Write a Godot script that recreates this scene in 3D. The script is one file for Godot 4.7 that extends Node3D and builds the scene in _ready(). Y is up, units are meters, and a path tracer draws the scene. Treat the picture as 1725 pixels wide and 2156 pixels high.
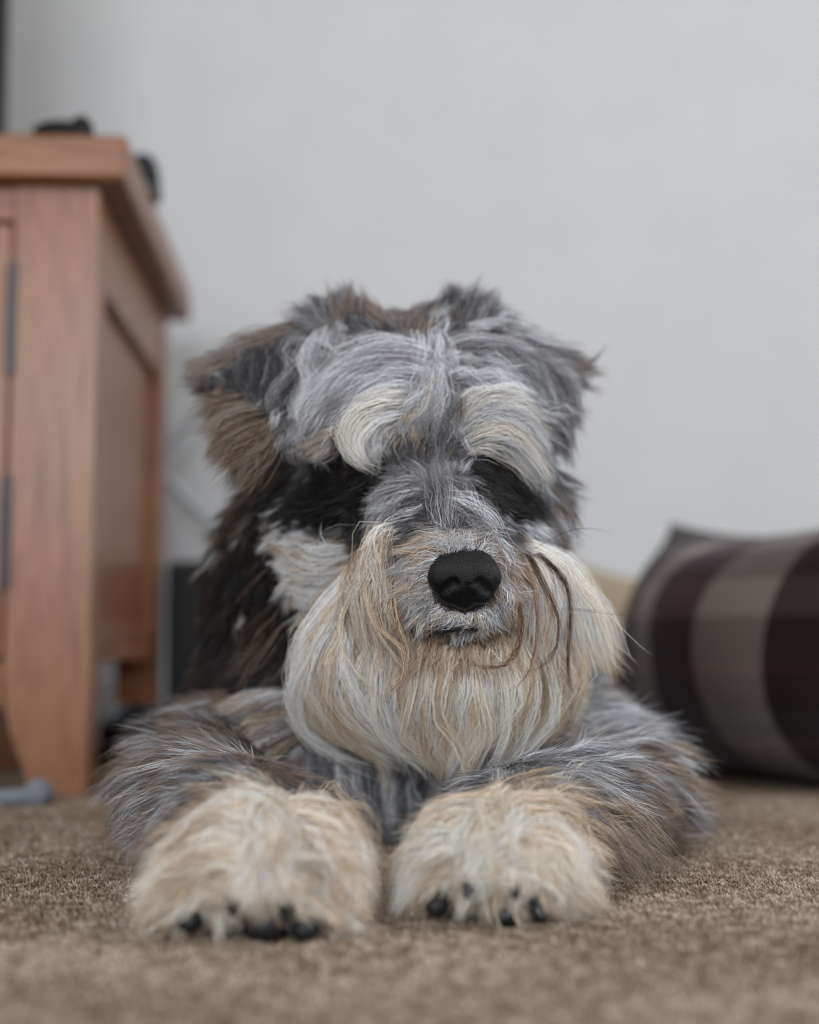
extends Node3D
# A grey schnauzer lying on a beige carpet, an oak cabinet and a tartan cushion behind it.

const F := 3194.0                      # focal length in pixels of the 1725 x 2156 frame
const EYE := Vector3(0.0, 0.121, 0.0)
var cam_basis: Basis
var rng := RandomNumberGenerator.new()
var M := {}

func _ready() -> void:
	rng.seed = 7
	setup_view()
	make_materials()
	build_room()
	build_cabinet()
	build_things()
	build_cushions()
	build_carpet()
	build_dog()

# ---------------------------------------------------------------- camera, sky, light
func setup_view() -> void:
	cam_basis = Basis(Vector3.UP, deg_to_rad(-2.5)) * Basis(Vector3.RIGHT, atan(308.0 / F))
	var cam := Camera3D.new()
	cam.name = "camera"
	cam.transform = Transform3D(cam_basis, EYE)
	cam.fov = rad_to_deg(2.0 * atan(1078.0 / F))
	cam.near = 0.05
	cam.far = 50.0
	var at := CameraAttributesPhysical.new()
	at.frustum_focal_length = 35.0
	at.frustum_focus_distance = 0.795
	at.exposure_aperture = 2.15
	cam.attributes = at
	cam.fov = rad_to_deg(2.0 * atan(1078.0 / F))
	add_child(cam)
	cam.current = true
	var we := WorldEnvironment.new()
	we.name = "environment"
	var e := Environment.new()
	var sm := ProceduralSkyMaterial.new()
	sm.sky_top_color = Color(0.66, 0.72, 0.80)
	sm.sky_horizon_color = Color(0.80, 0.83, 0.86)
	sm.ground_bottom_color = Color(0.35, 0.36, 0.33)
	sm.ground_horizon_color = Color(0.55, 0.56, 0.54)
	sm.sky_energy_multiplier = 1.6
	var sky := Sky.new()
	sky.sky_material = sm
	e.background_mode = Environment.BG_SKY
	e.sky = sky
	e.tonemap_mode = Environment.TONE_MAPPER_LINEAR
	e.tonemap_exposure = 1.40
	e.sdfgi_enabled = true
	e.ssao_enabled = true
	e.ssil_enabled = true
	we.environment = e
	add_child(we)
	# daylight that comes in by the two windows of the room
	window_light("daylight_rear", Vector3(-0.55, 1.02, 2.24), Vector3(0, 0, 0), Vector2(1.6, 1.04), 4.7)
	window_light("daylight_side", Vector3(2.34, 1.35, 0.15), Vector3(0, PI / 2, 0), Vector2(1.7, 1.0), 3.2)

func window_light(called: String, at: Vector3, turn: Vector3, size: Vector2, energy: float) -> void:
	var l := AreaLight3D.new()
	l.name = called
	l.position = at
	l.rotation = turn
	l.area_size = size
	l.area_normalize_energy = true
	l.light_energy = energy
	l.light_color = Color(0.955, 0.978, 1.0)
	l.area_range = 12.0
	l.shadow_enabled = true
	add_child(l)

func P(px: float, py: float, d: float) -> Vector3:
	return EYE + cam_basis * Vector3((px - 862.5) / F * d, (1078.0 - py) / F * d, -d)

func G(px: float, py: float) -> Vector3:      # the point of the floor seen there
	var r := cam_basis * Vector3((px - 862.5) / F, (1078.0 - py) / F, -1.0)
	return EYE + r * (-EYE.y / r.y)

# ---------------------------------------------------------------- helpers
func mat(called: String, c: Color, rough: float, spec := 0.5) -> StandardMaterial3D:
	var m := StandardMaterial3D.new()
	m.resource_name = called
	m.albedo_color = c
	m.roughness = rough
	m.metallic_specular = spec
	M[called] = m
	return m

func c8(r: float, g: float, b: float) -> Color:
	return Color(r / 255.0, g / 255.0, b / 255.0)

func noise_tex(freq: float, ramp: Array, sz := 512, octaves := 4, sd := 1, nrm := false, bump := 4.0) -> NoiseTexture2D:
	var n := FastNoiseLite.new()
	n.seed = sd
	n.frequency = freq
	n.fractal_octaves = octaves
	n.noise_type = FastNoiseLite.TYPE_SIMPLEX_SMOOTH
	var t := NoiseTexture2D.new()
	t.width = sz
	t.height = sz
	t.seamless = true
	t.noise = n
	if nrm:
		t.as_normal_map = true
		t.bump_strength = bump
	elif ramp.size() > 0:
		var g := Gradient.new()
		var o := PackedFloat32Array()
		var c := PackedColorArray()
		for k in ramp.size():
			o.append(ramp[k][0])
			c.append(ramp[k][1])
		g.offsets = o
		g.colors = c
		t.color_ramp = g
	return t

func wood(called: String, scale: Vector3, sd: int) -> void:
	var m := mat(called, Color(1, 1, 1), 0.33, 0.43)
	m.albedo_texture = noise_tex(0.012, [[0.0, c8(100, 58, 33)], [0.38, c8(130, 82, 50)], [0.55, c8(144, 95, 61)], [0.72, c8(122, 74, 45)], [1.0, c8(150, 102, 67)]], 512, 5, sd)
	m.uv1_triplanar = true
	m.uv1_world_triplanar = true
	m.uv1_scale = scale
	m.roughness_texture = null

func tag(o: Node, label: String, category: String, group := "") -> void:
	o.set_meta("label", label)
	o.set_meta("category", category)
	if group != "":
		o.set_meta("group", group)

func thing(called: String, at: Vector3, label: String, category: String) -> Node3D:
	var o := Node3D.new()
	o.name = called
	o.position = at
	add_child(o, true)
	tag(o, label, category)
	return o

func st_new() -> SurfaceTool:
	var st := SurfaceTool.new()
	st.begin(Mesh.PRIMITIVE_TRIANGLES)
	return st

func obj(called: String, st: SurfaceTool, m: Material, parent: Node, smooth := false) -> MeshInstance3D:
	st.set_smooth_group(0)
	if not smooth:
		st.generate_normals()
	st.set_material(m)
	var o := MeshInstance3D.new()
	o.name = called
	o.mesh = st.commit()
	parent.add_child(o, true)
	return o

func struct(called: String, st: SurfaceTool, m: Material) -> MeshInstance3D:
	var o := obj(called, st, m, self)
	o.set_meta("kind", "structure")
	return o

func quad(st: SurfaceTool, a: Vector3, b: Vector3, c: Vector3, d: Vector3) -> void:
	for v in [a, b, c, a, c, d]:
		st.set_smooth_group(-1)
		st.add_vertex(v)

# a box with chamfered edges, from lo to hi
func bx(st: SurfaceTool, lo: Vector3, hi: Vector3, r := 0.002) -> void:
	var c := (lo + hi) * 0.5
	var h := (hi - lo) * 0.5
	r = minf(r, minf(h.x, minf(h.y, h.z)) * 0.6)
	var ax := [Vector3.RIGHT, Vector3.UP, Vector3.BACK]
	var hh := [h.x, h.y, h.z]
	for i in 3:
		var j: int = (i + 1) % 3
		var k: int = (i + 2) % 3
		for s in [-1.0, 1.0]:
			var n: Vector3 = ax[i] * s * hh[i]
			var u: Vector3 = ax[j] * (hh[j] - r)
			var v: Vector3 = ax[k] * (hh[k] - r)
			if s > 0:
				quad(st, c + n - u - v, c + n - u + v, c + n + u + v, c + n + u - v)
			else:
				quad(st, c + n - u - v, c + n + u - v, c + n + u + v, c + n - u + v)
			if r <= 0.0:
				continue
			# chamfer between face i (s) and face j (t)
			for t in [-1.0, 1.0]:
				var e1: Vector3 = ax[i] * s * hh[i] + ax[j] * t * (hh[j] - r)
				var e2: Vector3 = ax[i] * s * (hh[i] - r) + ax[j] * t * hh[j]
				var w: Vector3 = ax[k] * (hh[k] - r)
				if s * t > 0:
					quad(st, c + e1 - w, c + e1 + w, c + e2 + w, c + e2 - w)
				else:
					quad(st, c + e1 - w, c + e2 - w, c + e2 + w, c + e1 + w)
	if r > 0.0:
		for sx in [-1.0, 1.0]:
			for sy in [-1.0, 1.0]:
				for sz in [-1.0, 1.0]:
					var a := c + Vector3(sx * h.x, sy * (h.y - r), sz * (h.z - r))
					var b := c + Vector3(sx * (h.x - r), sy * h.y, sz * (h.z - r))
					var d := c + Vector3(sx * (h.x - r), sy * (h.y - r), sz * h.z)
					st.set_smooth_group(-1)
					if sx * sy * sz > 0:
						st.add_vertex(a); st.add_vertex(d); st.add_vertex(b)
					else:
						st.add_vertex(a); st.add_vertex(b); st.add_vertex(d)

# a flat outline in x, y pushed through from z0 to z1
func prism(st: SurfaceTool, outline: PackedVector2Array, z0: float, z1: float) -> void:
	var tri := Geometry2D.triangulate_polygon(outline)
	for k in range(0, tri.size(), 3):
		var a := outline[tri[k]]
		var b := outline[tri[k + 1]]
		var c := outline[tri[k + 2]]
		if (b - a).cross(c - a) > 0:
			var q := b
			b = c
			c = q
		st.set_smooth_group(-1)
		for v in [a, b, c]:
			st.add_vertex(Vector3(v.x, v.y, z1))
		for v in [a, c, b]:
			st.add_vertex(Vector3(v.x, v.y, z0))
	var n := outline.size()
	var cw := Geometry2D.is_polygon_clockwise(outline)
	for k in n:
		var a := outline[k]
		var b := outline[(k + 1) % n]
		if cw:
			quad(st, Vector3(a.x, a.y, z1), Vector3(a.x, a.y, z0), Vector3(b.x, b.y, z0), Vector3(b.x, b.y, z1))
		else:
			quad(st, Vector3(a.x, a.y, z0), Vector3(a.x, a.y, z1), Vector3(b.x, b.y, z1), Vector3(b.x, b.y, z0))

# a round tube along points; radii may vary
func tube(st: SurfaceTool, pts: Array, radii: Array, sides := 10) -> void:
	var rings := []
	var ref := Vector3.UP
	for k in pts.size():
		var t: Vector3 = (pts[mini(k + 1, pts.size() - 1)] - pts[maxi(k - 1, 0)]).normalized()
		if absf(t.dot(ref)) > 0.95:
			ref = Vector3.RIGHT
		var s := t.cross(ref).normalized()
		var u := s.cross(t).normalized()
		ref = u
		var ring := []
		for j in sides:
			var a := TAU * j / sides
			var n := s * cos(a) + u * sin(a)
			ring.append([pts[k] + n * radii[mini(k, radii.size() - 1)], n])
		rings.append(ring)
	for k in rings.size() - 1:
		for j in sides:
			var j2 := (j + 1) % sides
			for q in [rings[k][j], rings[k][j2], rings[k + 1][j2], rings[k][j], rings[k + 1][j2], rings[k + 1][j]]:
				st.set_normal(q[1])
				st.add_vertex(q[0])
	for e in [0, rings.size() - 1]:
		var t: Vector3 = (pts[0] - pts[1]).normalized() if e == 0 else (pts[e] - pts[e - 1]).normalized()
		for j in sides:
			var j2 := (j + 1) % sides
			for q in ([pts[e], rings[e][j2][0], rings[e][j][0]] if e == 0 else [pts[e], rings[e][j][0], rings[e][j2][0]]):
				st.set_normal(t)
				st.add_vertex(q)

# an ellipsoid with smooth normals, turned by b
func blob(st: SurfaceTool, c: Vector3, r: Vector3, b := Basis(), n := 20) -> void:
	var m := n / 2
	for i in m:
		for j in n:
			var q := []
			for e in [[i, j], [i + 1, j + 1], [i, j + 1], [i, j], [i + 1, j], [i + 1, j + 1]]:
				var th: float = PI * e[0] / m
				var ph: float = TAU * e[1] / n
				var v := Vector3(sin(th) * cos(ph), cos(th), sin(th) * sin(ph))
				st.set_normal((b * (v / r)).normalized())
				st.add_vertex(c + b * (v * r))

# ---------------------------------------------------------------- materials
func make_materials() -> void:
	var w := mat("wall_paint", Color(1, 1, 1), 0.9, 0.3)
	w.albedo_texture = noise_tex(0.02, [[0.0, c8(206, 206, 207)], [1.0, c8(210, 210, 210)]], 256, 3, 3)
	w.uv1_triplanar = true
	w.uv1_world_triplanar = true
	mat("ceiling_paint", c8(222, 219, 212), 0.9, 0.3)
	mat("white_gloss", c8(228, 228, 226), 0.4)
	wood("oak_upright", Vector3(9, 0.8, 9), 11)
	wood("oak_flat", Vector3(0.8, 9, 9), 12)
	wood("oak_deep", Vector3(9, 9, 0.8), 13)
	mat("black_plastic", c8(14, 15, 17), 0.5, 0.35)
	mat("black_satin", c8(30, 31, 34), 0.6)
	mat("screen_glass", c8(12, 12, 14), 0.12)
	mat("dark_steel", c8(70, 70, 74), 0.4).metallic = 0.7
	mat("grey_cloth", c8(120, 124, 130), 0.8)
	mat("pale_cable", c8(176, 180, 182), 0.6)
	mat("beige_cloth", c8(168, 152, 128), 0.9, 0.2)
	mat("brown_plush", c8(128, 76, 42), 0.9, 0.2)
	var g := mat("window_glass", Color(1, 1, 1, 0.05), 0.0)
	g.transparency = BaseMaterial3D.TRANSPARENCY_ALPHA
	var c := mat("carpet_base", Color(1, 1, 1), 0.95, 0.15)
	c.albedo_texture = noise_tex(0.09, [[0.0, c8(117, 99, 83)], [0.5, c8(143, 124, 107)], [1.0, c8(165, 147, 130)]], 512, 4, 5)
	c.normal_enabled = true
	c.normal_texture = noise_tex(0.11, [], 512, 4, 6, true, 8.0)
	c.normal_scale = 0.8
	c.uv1_triplanar = true
	c.uv1_world_triplanar = true
	c.uv1_scale = Vector3(7, 7, 7)
	var t := mat("carpet_yarn", Color(1, 1, 1), 0.9, 0.15)
	t.vertex_color_use_as_albedo = true
	t.vertex_color_is_srgb = true
	var h := mat("hair", Color(1, 1, 1), 0.45, 0.42)
	h.vertex_color_use_as_albedo = true
	h.vertex_color_is_srgb = true
	h.backlight_enabled = true
	h.backlight = Color(0.16, 0.16, 0.16)
	h.cull_mode = BaseMaterial3D.CULL_DISABLED
	var b := mat("skin_coat", Color(1, 1, 1), 0.9, 0.2)
	b.vertex_color_use_as_albedo = true
	b.vertex_color_is_srgb = true
	var n := mat("nose_leather", c8(11, 11, 12), 0.38, 0.42)
	n.normal_enabled = true
	n.normal_texture = noise_tex(0.10, [], 256, 2, 9, true, 8.0)
	n.normal_scale = 0.9
	n.uv1_triplanar = true
	n.uv1_scale = Vector3(55, 55, 55)
	mat("eye_ball", c8(9, 7, 6), 0.15, 0.3)
	mat("claw_horn", c8(20, 20, 22), 0.3)
	mat("pad_leather", c8(24, 23, 24), 0.6)

# ---------------------------------------------------------------- the room
const X0 := -1.75
const X1 := 2.40
const ZB := -2.16        # face of the wall behind the dog
const ZF := 2.30         # wall behind the camera
const HI := 2.40

func build_room() -> void:
	var st := st_new()
	bx(st, Vector3(X0 - 0.12, -0.12, ZB - 0.12), Vector3(X1 + 0.12, 0.0, ZF + 0.12), 0)
	struct("floor", st, M.carpet_base)
	st = st_new()
	bx(st, Vector3(X0 - 0.12, HI, ZB - 0.12), Vector3(X1 + 0.12, HI + 0.12, ZF + 0.12), 0)
	struct("ceiling", st, M.ceiling_paint)
	st = st_new()
	bx(st, Vector3(X0 - 0.12, 0, ZB - 0.12), Vector3(X1 + 0.12, HI, ZB), 0)
	struct("wall_back", st, M.wall_paint)
	st = st_new()
	bx(st, Vector3(X0 - 0.12, 0, ZB), Vector3(X0, HI, ZF), 0)
	struct("wall_left", st, M.wall_paint)
	# wall behind the camera, with its window
	var a := Vector3(-1.35, 0.50, ZF)
	var b := Vector3(0.25, 1.55, ZF + 0.12)
	st = st_new()
	bx(st, Vector3(X0, 0, ZF), Vector3(a.x, HI, ZF + 0.12), 0)
	bx(st, Vector3(b.x, 0, ZF), Vector3(X1, HI, ZF + 0.12), 0)
	bx(st, Vector3(a.x, 0, ZF), Vector3(b.x, a.y, ZF + 0.12), 0)
	bx(st, Vector3(a.x, b.y, ZF), Vector3(b.x, HI, ZF + 0.12), 0)
	struct("wall_front", st, M.wall_paint)
	window("window_1", a, b, true)
	# wall on the side, with its window
	a = Vector3(X1, 0.85, -0.70)
	b = Vector3(X1 + 0.12, 1.85, 1.00)
	st = st_new()
	bx(st, Vector3(X1, 0, ZB), Vector3(X1 + 0.12, HI, a.z), 0)
	bx(st, Vector3(X1, 0, b.z), Vector3(X1 + 0.12, HI, ZF), 0)
	bx(st, Vector3(X1, 0, a.z), Vector3(X1 + 0.12, a.y, b.z), 0)
	bx(st, Vector3(X1, b.y, a.z), Vector3(X1 + 0.12, HI, b.z), 0)
	struct("wall_right", st, M.wall_paint)
	window("window_2", a, b, false)
	st = st_new()
	bx(st, Vector3(X0, 0, ZB), Vector3(X1, 0.10, ZB + 0.016), 0.004)
	struct("baseboard_back", st, M.white_gloss)

func window(called: String, a: Vector3, b: Vector3, across: bool) -> void:
	var root := Node3D.new()
	root.name = called
	root.set_meta("kind", "structure")
	add_child(root)
	var st := st_new()
	var w := 0.05
	if across:
		var z0 := a.z + 0.04
		var z1 := a.z + 0.09
		bx(st, Vector3(a.x, a.y, z0), Vector3(a.x + w, b.y, z1))
		bx(st, Vector3(b.x - w, a.y, z0), Vector3(b.x, b.y, z1))
		bx(st, Vector3(a.x, a.y, z0), Vector3(b.x, a.y + w, z1))
		bx(st, Vector3(a.x, b.y - w, z0), Vector3(b.x, b.y, z1))
	else:
		var x0 := a.x + 0.04
		var x1 := a.x + 0.09
		bx(st, Vector3(x0, a.y, a.z), Vector3(x1, b.y, a.z + w))
		bx(st, Vector3(x0, a.y, b.z - w), Vector3(x1, b.y, b.z))
		bx(st, Vector3(x0, a.y, a.z), Vector3(x1, a.y + w, b.z))
		bx(st, Vector3(x0, b.y - w, a.z), Vector3(x1, b.y, b.z))
	obj("window_frame", st, M.white_gloss, root)
	st = st_new()
	if across:
		bx(st, Vector3(a.x + w, a.y + w, a.z + 0.062), Vector3(b.x - w, b.y - w, a.z + 0.066), 0)
	else:
		bx(st, Vector3(a.x + 0.062, a.y + w, a.z + w), Vector3(a.x + 0.066, b.y - w, b.z - w), 0)
	obj("pane", st, M.window_glass, root)

# ---------------------------------------------------------------- oak cabinet
var CX := 0.0            # end of its top
var CZ := 0.0            # front of its top
var CH := 0.0            # height
const CD := 0.60

func build_cabinet() -> void:
	var corner := P(267, 283, 1.395)
	CX = corner.x
	CZ = corner.z
	CH = corner.y
	var o := thing("cabinet", Vector3(0, 0, 0), "oak cabinet with thick overhanging top, panelled end and dark hinges", "cabinet")
	var w := 1.10
	var x1 := CX - 0.028       # end of the carcass
	var x0 := CX - w + 0.028
	var zf := CZ - 0.022       # front of the carcass
	var zb := CZ - CD + 0.02
	var st := st_new()
	bx(st, Vector3(CX - w, CH - 0.042, CZ - CD), Vector3(CX, CH, CZ), 0.004)
	obj("top", st, M.oak_flat, o)
	var yt := CH - 0.042
	# front uprights run down to the floor and narrow in a curve at the foot
	for side in 2:
		st = st_new()
		var pl := PackedVector2Array()
		var wide := 0.076
		pl.append(Vector2(0, 0))
		pl.append(Vector2(-wide + 0.027, 0))
		for k in 9:
			var t := k / 8.0
			pl.append(Vector2(-wide + 0.027 * (1.0 - sin(t * PI / 2)), 0.10 * t + 0.002))
		pl.append(Vector2(-wide, yt))
		pl.append(Vector2(0, yt))
		for k in pl.size():
			pl[k] = Vector2(x1 + pl[k].x, pl[k].y) if side == 0 else Vector2(x0 - pl[k].x, pl[k].y)
		prism(st, pl, zf - 0.05, zf)
		obj("front_post", st, M.oak_upright, o)
	for x in [x1 - 0.05, x0]:
		st = st_new()
		bx(st, Vector3(x, 0, zb), Vector3(x + 0.05, yt, zb + 0.06))
		obj("rear_post", st, M.oak_upright, o)
	# panelled ends
	for s in 2:
		var xa := x1 - 0.03 if s == 0 else x0 + 0.002
		st = st_new()
		bx(st, Vector3(xa, yt - 0.085, zb + 0.06), Vector3(xa + 0.028, yt, zf - 0.05))
		obj("end_rail", st, M.oak_deep, o)
		st = st_new()
		bx(st, Vector3(xa, 0.118, zb + 0.06), Vector3(xa + 0.028, 0.155, zf - 0.05))
		obj("end_rail", st, M.oak_deep, o)
		st = st_new()
		bx(st, Vector3(xa + 0.006, 0.15, zb + 0.055), Vector3(xa + 0.016, yt - 0.08, zf - 0.045), 0)
		obj("end_panel", st, M.oak_upright, o)
	# front
	st = st_new()
	bx(st, Vector3(x0 + 0.076, yt - 0.034, zf - 0.026), Vector3(x1 - 0.076, yt, zf - 0.002))
	obj("front_rail", st, M.oak_flat, o)
	st = st_new()
	bx(st, Vector3(x0 + 0.076, 0.075, zf - 0.026), Vector3(x1 - 0.076, 0.118, zf - 0.002))
	obj("front_rail", st, M.oak_flat, o)
	var mid := (x0 + x1) * 0.5
	for s in 2:
		var da := mid + 0.0015 if s == 0 else x0 + 0.0785
		var db := x1 - 0.0785 if s == 0 else mid - 0.0015
		var d := Node3D.new()
		d.name = "door"
		o.add_child(d, true)
		var ya := 0.121
		var yb := yt - 0.037
		for r in [[da, da + 0.06, ya, yb], [db - 0.06, db, ya, yb]]:
			st = st_new()
			bx(st, Vector3(r[0], r[2], zf - 0.024), Vector3(r[1], r[3], zf))
			obj("stile", st, M.oak_upright, d)
		for r in [[ya, ya + 0.06], [yb - 0.06, yb]]:
			st = st_new()
			bx(st, Vector3(da + 0.06, r[0], zf - 0.024), Vector3(db - 0.06, r[1], zf))
			obj("rail", st, M.oak_flat, d)
		st = st_new()
		bx(st, Vector3(da + 0.055, ya + 0.055, zf - 0.017), Vector3(db - 0.055, yb - 0.055, zf - 0.010), 0)
		obj("door_panel", st, M.oak_upright, d)
		st = st_new()
		var kx := da + 0.03 if s == 0 else db - 0.03
		blob(st, Vector3(kx, (ya + yb) * 0.5 + 0.05, zf + 0.016), Vector3(0.013, 0.013, 0.013), Basis(), 16)
		tube(st, [Vector3(kx, (ya + yb) * 0.5 + 0.05, zf), Vector3(kx, (ya + yb) * 0.5 + 0.05, zf + 0.012)], [0.006])
		obj("knob", st, M.dark_steel, d, true)
		for y in [0.432, 0.235]:
			st = st_new()
			var hx := db + 0.0012 if s == 0 else da - 0.0012
			tube(st, [Vector3(hx, y - 0.052, zf + 0.001), Vector3(hx, y + 0.052, zf + 0.001)], [0.0042])
			obj("hinge", st, M.dark_steel, d, true)
	st = st_new()
	bx(st, Vector3(x0 + 0.03, 0.118, zb), Vector3(x1 - 0.03, 0.134, zf - 0.03), 0)
	obj("bottom_board", st, M.oak_flat, o)
	st = st_new()
	bx(st, Vector3(x0 + 0.10, 0.0, zb + 0.10), Vector3(x1 - 0.14, 0.118, zf - 0.14), 0)
	obj("plinth", st, M.oak_deep, o)
	st = st_new()
	bx(st, Vector3(x0 + 0.05, 0.12, zb - 0.006), Vector3(x1 - 0.05, yt, zb + 0.006), 0)
	obj("back_board", st, M.oak_flat, o)

# ---------------------------------------------------------------- small things behind the dog
func build_things() -> void:
	# television, of which only the edge comes into the picture
	var ex: float = P(-3, 150, 1.72).x
	var tv := thing("television", Vector3(ex - 0.40, CH, CZ - 0.35), "black flat television standing on the oak cabinet", "television")
	var st := st_new()
	bx(st, Vector3(-0.40, 0.05, -0.02), Vector3(0.40, 0.53, 0.02), 0.006)
	obj("casing", st, M.black_plastic, tv)
	st = st_new()
	bx(st, Vector3(-0.388, 0.062, 0.0185), Vector3(0.388, 0.518, 0.0215), 0)
	obj("screen", st, M.screen_glass, tv)
	st = st_new()
	bx(st, Vector3(-0.04, 0.008, -0.015), Vector3(0.04, 0.06, 0.015), 0.004)
	bx(st, Vector3(-0.16, 0.0, -0.10), Vector3(0.16, 0.010, 0.10), 0.004)
	obj("stand", st, M.black_plastic, tv)
	# low black gadget on the front of the cabinet top
	var p := P(140, 285, 1.425)
	var g := thing("small_gadget", Vector3(p.x, CH, p.z), "low rounded black gadget lying on the oak cabinet top", "gadget")
	st = st_new()
	blob(st, Vector3(-0.006, 0.011, 0), Vector3(0.026, 0.012, 0.018))
	obj("body", st, M.black_plastic, g, true)
	st = st_new()
	blob(st, Vector3(0.014, 0.012, 0.002), Vector3(0.012, 0.016, 0.012))
	obj("grip", st, M.black_plastic, g, true)
	# round black speaker further back on the top
	p = P(300, 400, 1.60)
	var s := thing("small_speaker", Vector3(p.x, CH, p.z), "round-shouldered black speaker at the end edge of oak cabinet top", "speaker")
	st = st_new()
	var ring_p := []
	var ring_r := []
	for k in 15:
		var t := k / 14.0
		ring_p.append(Vector3(0, 0.052 * t, 0))
		ring_r.append(0.0005 + 0.0185 * pow(maxf(1.0 - pow(t, 3.0), 0.0), 0.45))
	tube(st, ring_p, ring_r, 28)
	obj("body", st, M.black_plastic, s, true)
	st = st_new()
	tube(st, [Vector3(0, 0.008, 0), Vector3(0, 0.012, 0)], [0.0196], 28)
	obj("grille_ring", st, M.dark_steel, s, true)
	# black box on the floor behind the cabinet's end
	var q := P(352, 1180, 1.86)
	var q2 := P(470, 1180, 1.86)
	var b := thing("black_box", Vector3((q.x + q2.x) * 0.5 + 0.02, 0, q.z - 0.06), "tall matt black box on carpet between cabinet and dog", "box")
	var hw := (q2.x - q.x) * 0.5 + 0.02
	st = st_new()
	bx(st, Vector3(-hw, 0.006, -0.055), Vector3(hw, q.y, 0.06), 0.005)
	obj("casing", st, M.black_satin, b)
	st = st_new()
	bx(st, Vector3(-hw + 0.008, 0.016, 0.0595), Vector3(hw - 0.008, q.y - 0.010, 0.0625), 0.001)
	obj("front_cloth", st, M.black_plastic, b)
	for fx in [-hw + 0.015, hw - 0.015]:
		for fz in [-0.04, 0.045]:
			st = st_new()
			tube(st, [Vector3(fx, 0, fz), Vector3(fx, 0.007, fz)], [0.008])
			obj("foot", st, M.black_plastic, b, true)
	# a pale cable that loops behind the cabinet's end and comes back to the box
	var cv := Curve3D.new()
	for c in [[505, 1215, 1.985], [490, 1165, 2.03], [455, 1112, 2.045], [405, 1064, 2.045], [352, 1010, 2.045], [322, 985, 2.045], [352, 962, 2.05], [400, 895, 2.05], [470, 835, 2.05], [535, 870, 2.05], [558, 1000, 2.045], [545, 1150, 2.03], [535, 1215, 1.985]]:
		cv.add_point(P(c[0], c[1], c[2]))
	var pts := []
	for k in 73:
		pts.append(catmull(cv, k / 72.0))
	st = st_new()
	tube(st, pts, [0.0075], 10)
	tag(obj("cable", st, M.pale_cable, self, true), "pale grey cable looping up the wall from the black box", "cable")
	# dark shoe-like thing under the cabinet's end
	var u := G(285, 1612)
	var sh := thing("slipper", Vector3(u.x, 0, u.z), "black slipper on the carpet under the cabinet's end", "slipper")
	st = st_new()
	blob(st, Vector3(0, 0.034, -0.02), Vector3(0.040, 0.036, 0.075), Basis(Vector3.UP, 0.5))
	obj("upper", st, M.black_satin, sh, true)
	st = st_new()
	blob(st, Vector3(0, 0.012, -0.01), Vector3(0.044, 0.013, 0.095), Basis(Vector3.UP, 0.5))
	obj("sole", st, M.black_plastic, sh, true)
	st = st_new()
	var rim := []
	for k in 17:
		var a := PI * k / 16.0
		rim.append(Basis(Vector3.UP, 0.5) * Vector3(0.034 * cos(a), 0.052 + 0.012 * sin(a), 0.01 - 0.03 * sin(a)))
	tube(st, rim, [0.005], 8)
	obj("collar", st, M.grey_cloth, sh, true)
	# grey toy on the carpet before the cabinet
	var v := G(40, 1705)
	var toy := thing("grey_toy", v, "small grey knotted toy on carpet before the cabinet post", "toy")
	st = st_new()
	tube(st, [Vector3(-0.05, 0.008, 0.004), Vector3(-0.02, 0.009, 0.0), Vector3(0.0, 0.010, -0.002), Vector3(0.014, 0.012, -0.002)], [0.008, 0.007, 0.007, 0.009], 12)
	obj("strap", st, M.grey_cloth, toy, true)
	st = st_new()
	blob(st, Vector3(0.014, 0.0125, -0.002), Vector3(0.012, 0.0125, 0.011), Basis(Vector3.FORWARD, 0.4))
	obj("knot", st, M.grey_cloth, toy, true)

func catmull(c: Curve3D, t: float) -> Vector3:
	var n := c.point_count - 1
	var f := clampf(t, 0, 1) * n
	var i := mini(int(f), n - 1)
	var a := c.get_point_position(maxi(i - 1, 0))
	var b := c.get_point_position(i)
	var d := c.get_point_position(i + 1)
	var e := c.get_point_position(mini(i + 2, n))
	return b.cubic_interpolate(d, a, e, f - i)

# ---------------------------------------------------------------- cushions
func tartan() -> ImageTexture:
	var n := 512
	var im := Image.create(n, n, false, Image.FORMAT_RGB8)
	var bands := [[0.00, 0.07, c8(62, 38, 38)], [0.07, 0.14, c8(140, 130, 126)], [0.14, 0.26, c8(46, 27, 28)], [0.26, 0.38, c8(104, 96, 90)], [0.38, 0.52, c8(30, 20, 20)], [0.52, 0.545, c8(66, 28, 32)], [0.545, 0.66, c8(29, 20, 20)], [0.66, 0.74, c8(50, 50, 47)], [0.74, 0.79, c8(98, 82, 80)], [0.79, 0.82, c8(70, 30, 34)], [0.82, 1.0, c8(36, 25, 25)]]
	var line: Array[Color] = []
	for k in n:
		var c: Color = bands[-1][2]
		for b in bands:
			if k / float(n) >= b[0] and k / float(n) < b[1]:
				c = b[2]
		line.append(c)
	for y in n:
		for x in n:
			var a := line[x]
			var b := line[y]
			var k := 0.40 if (x + y) / 2 % 2 == 0 else 0.30
			im.set_pixel(x, y, a.lerp(b, k * 0.75))
	return ImageTexture.create_from_image(im)

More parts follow.
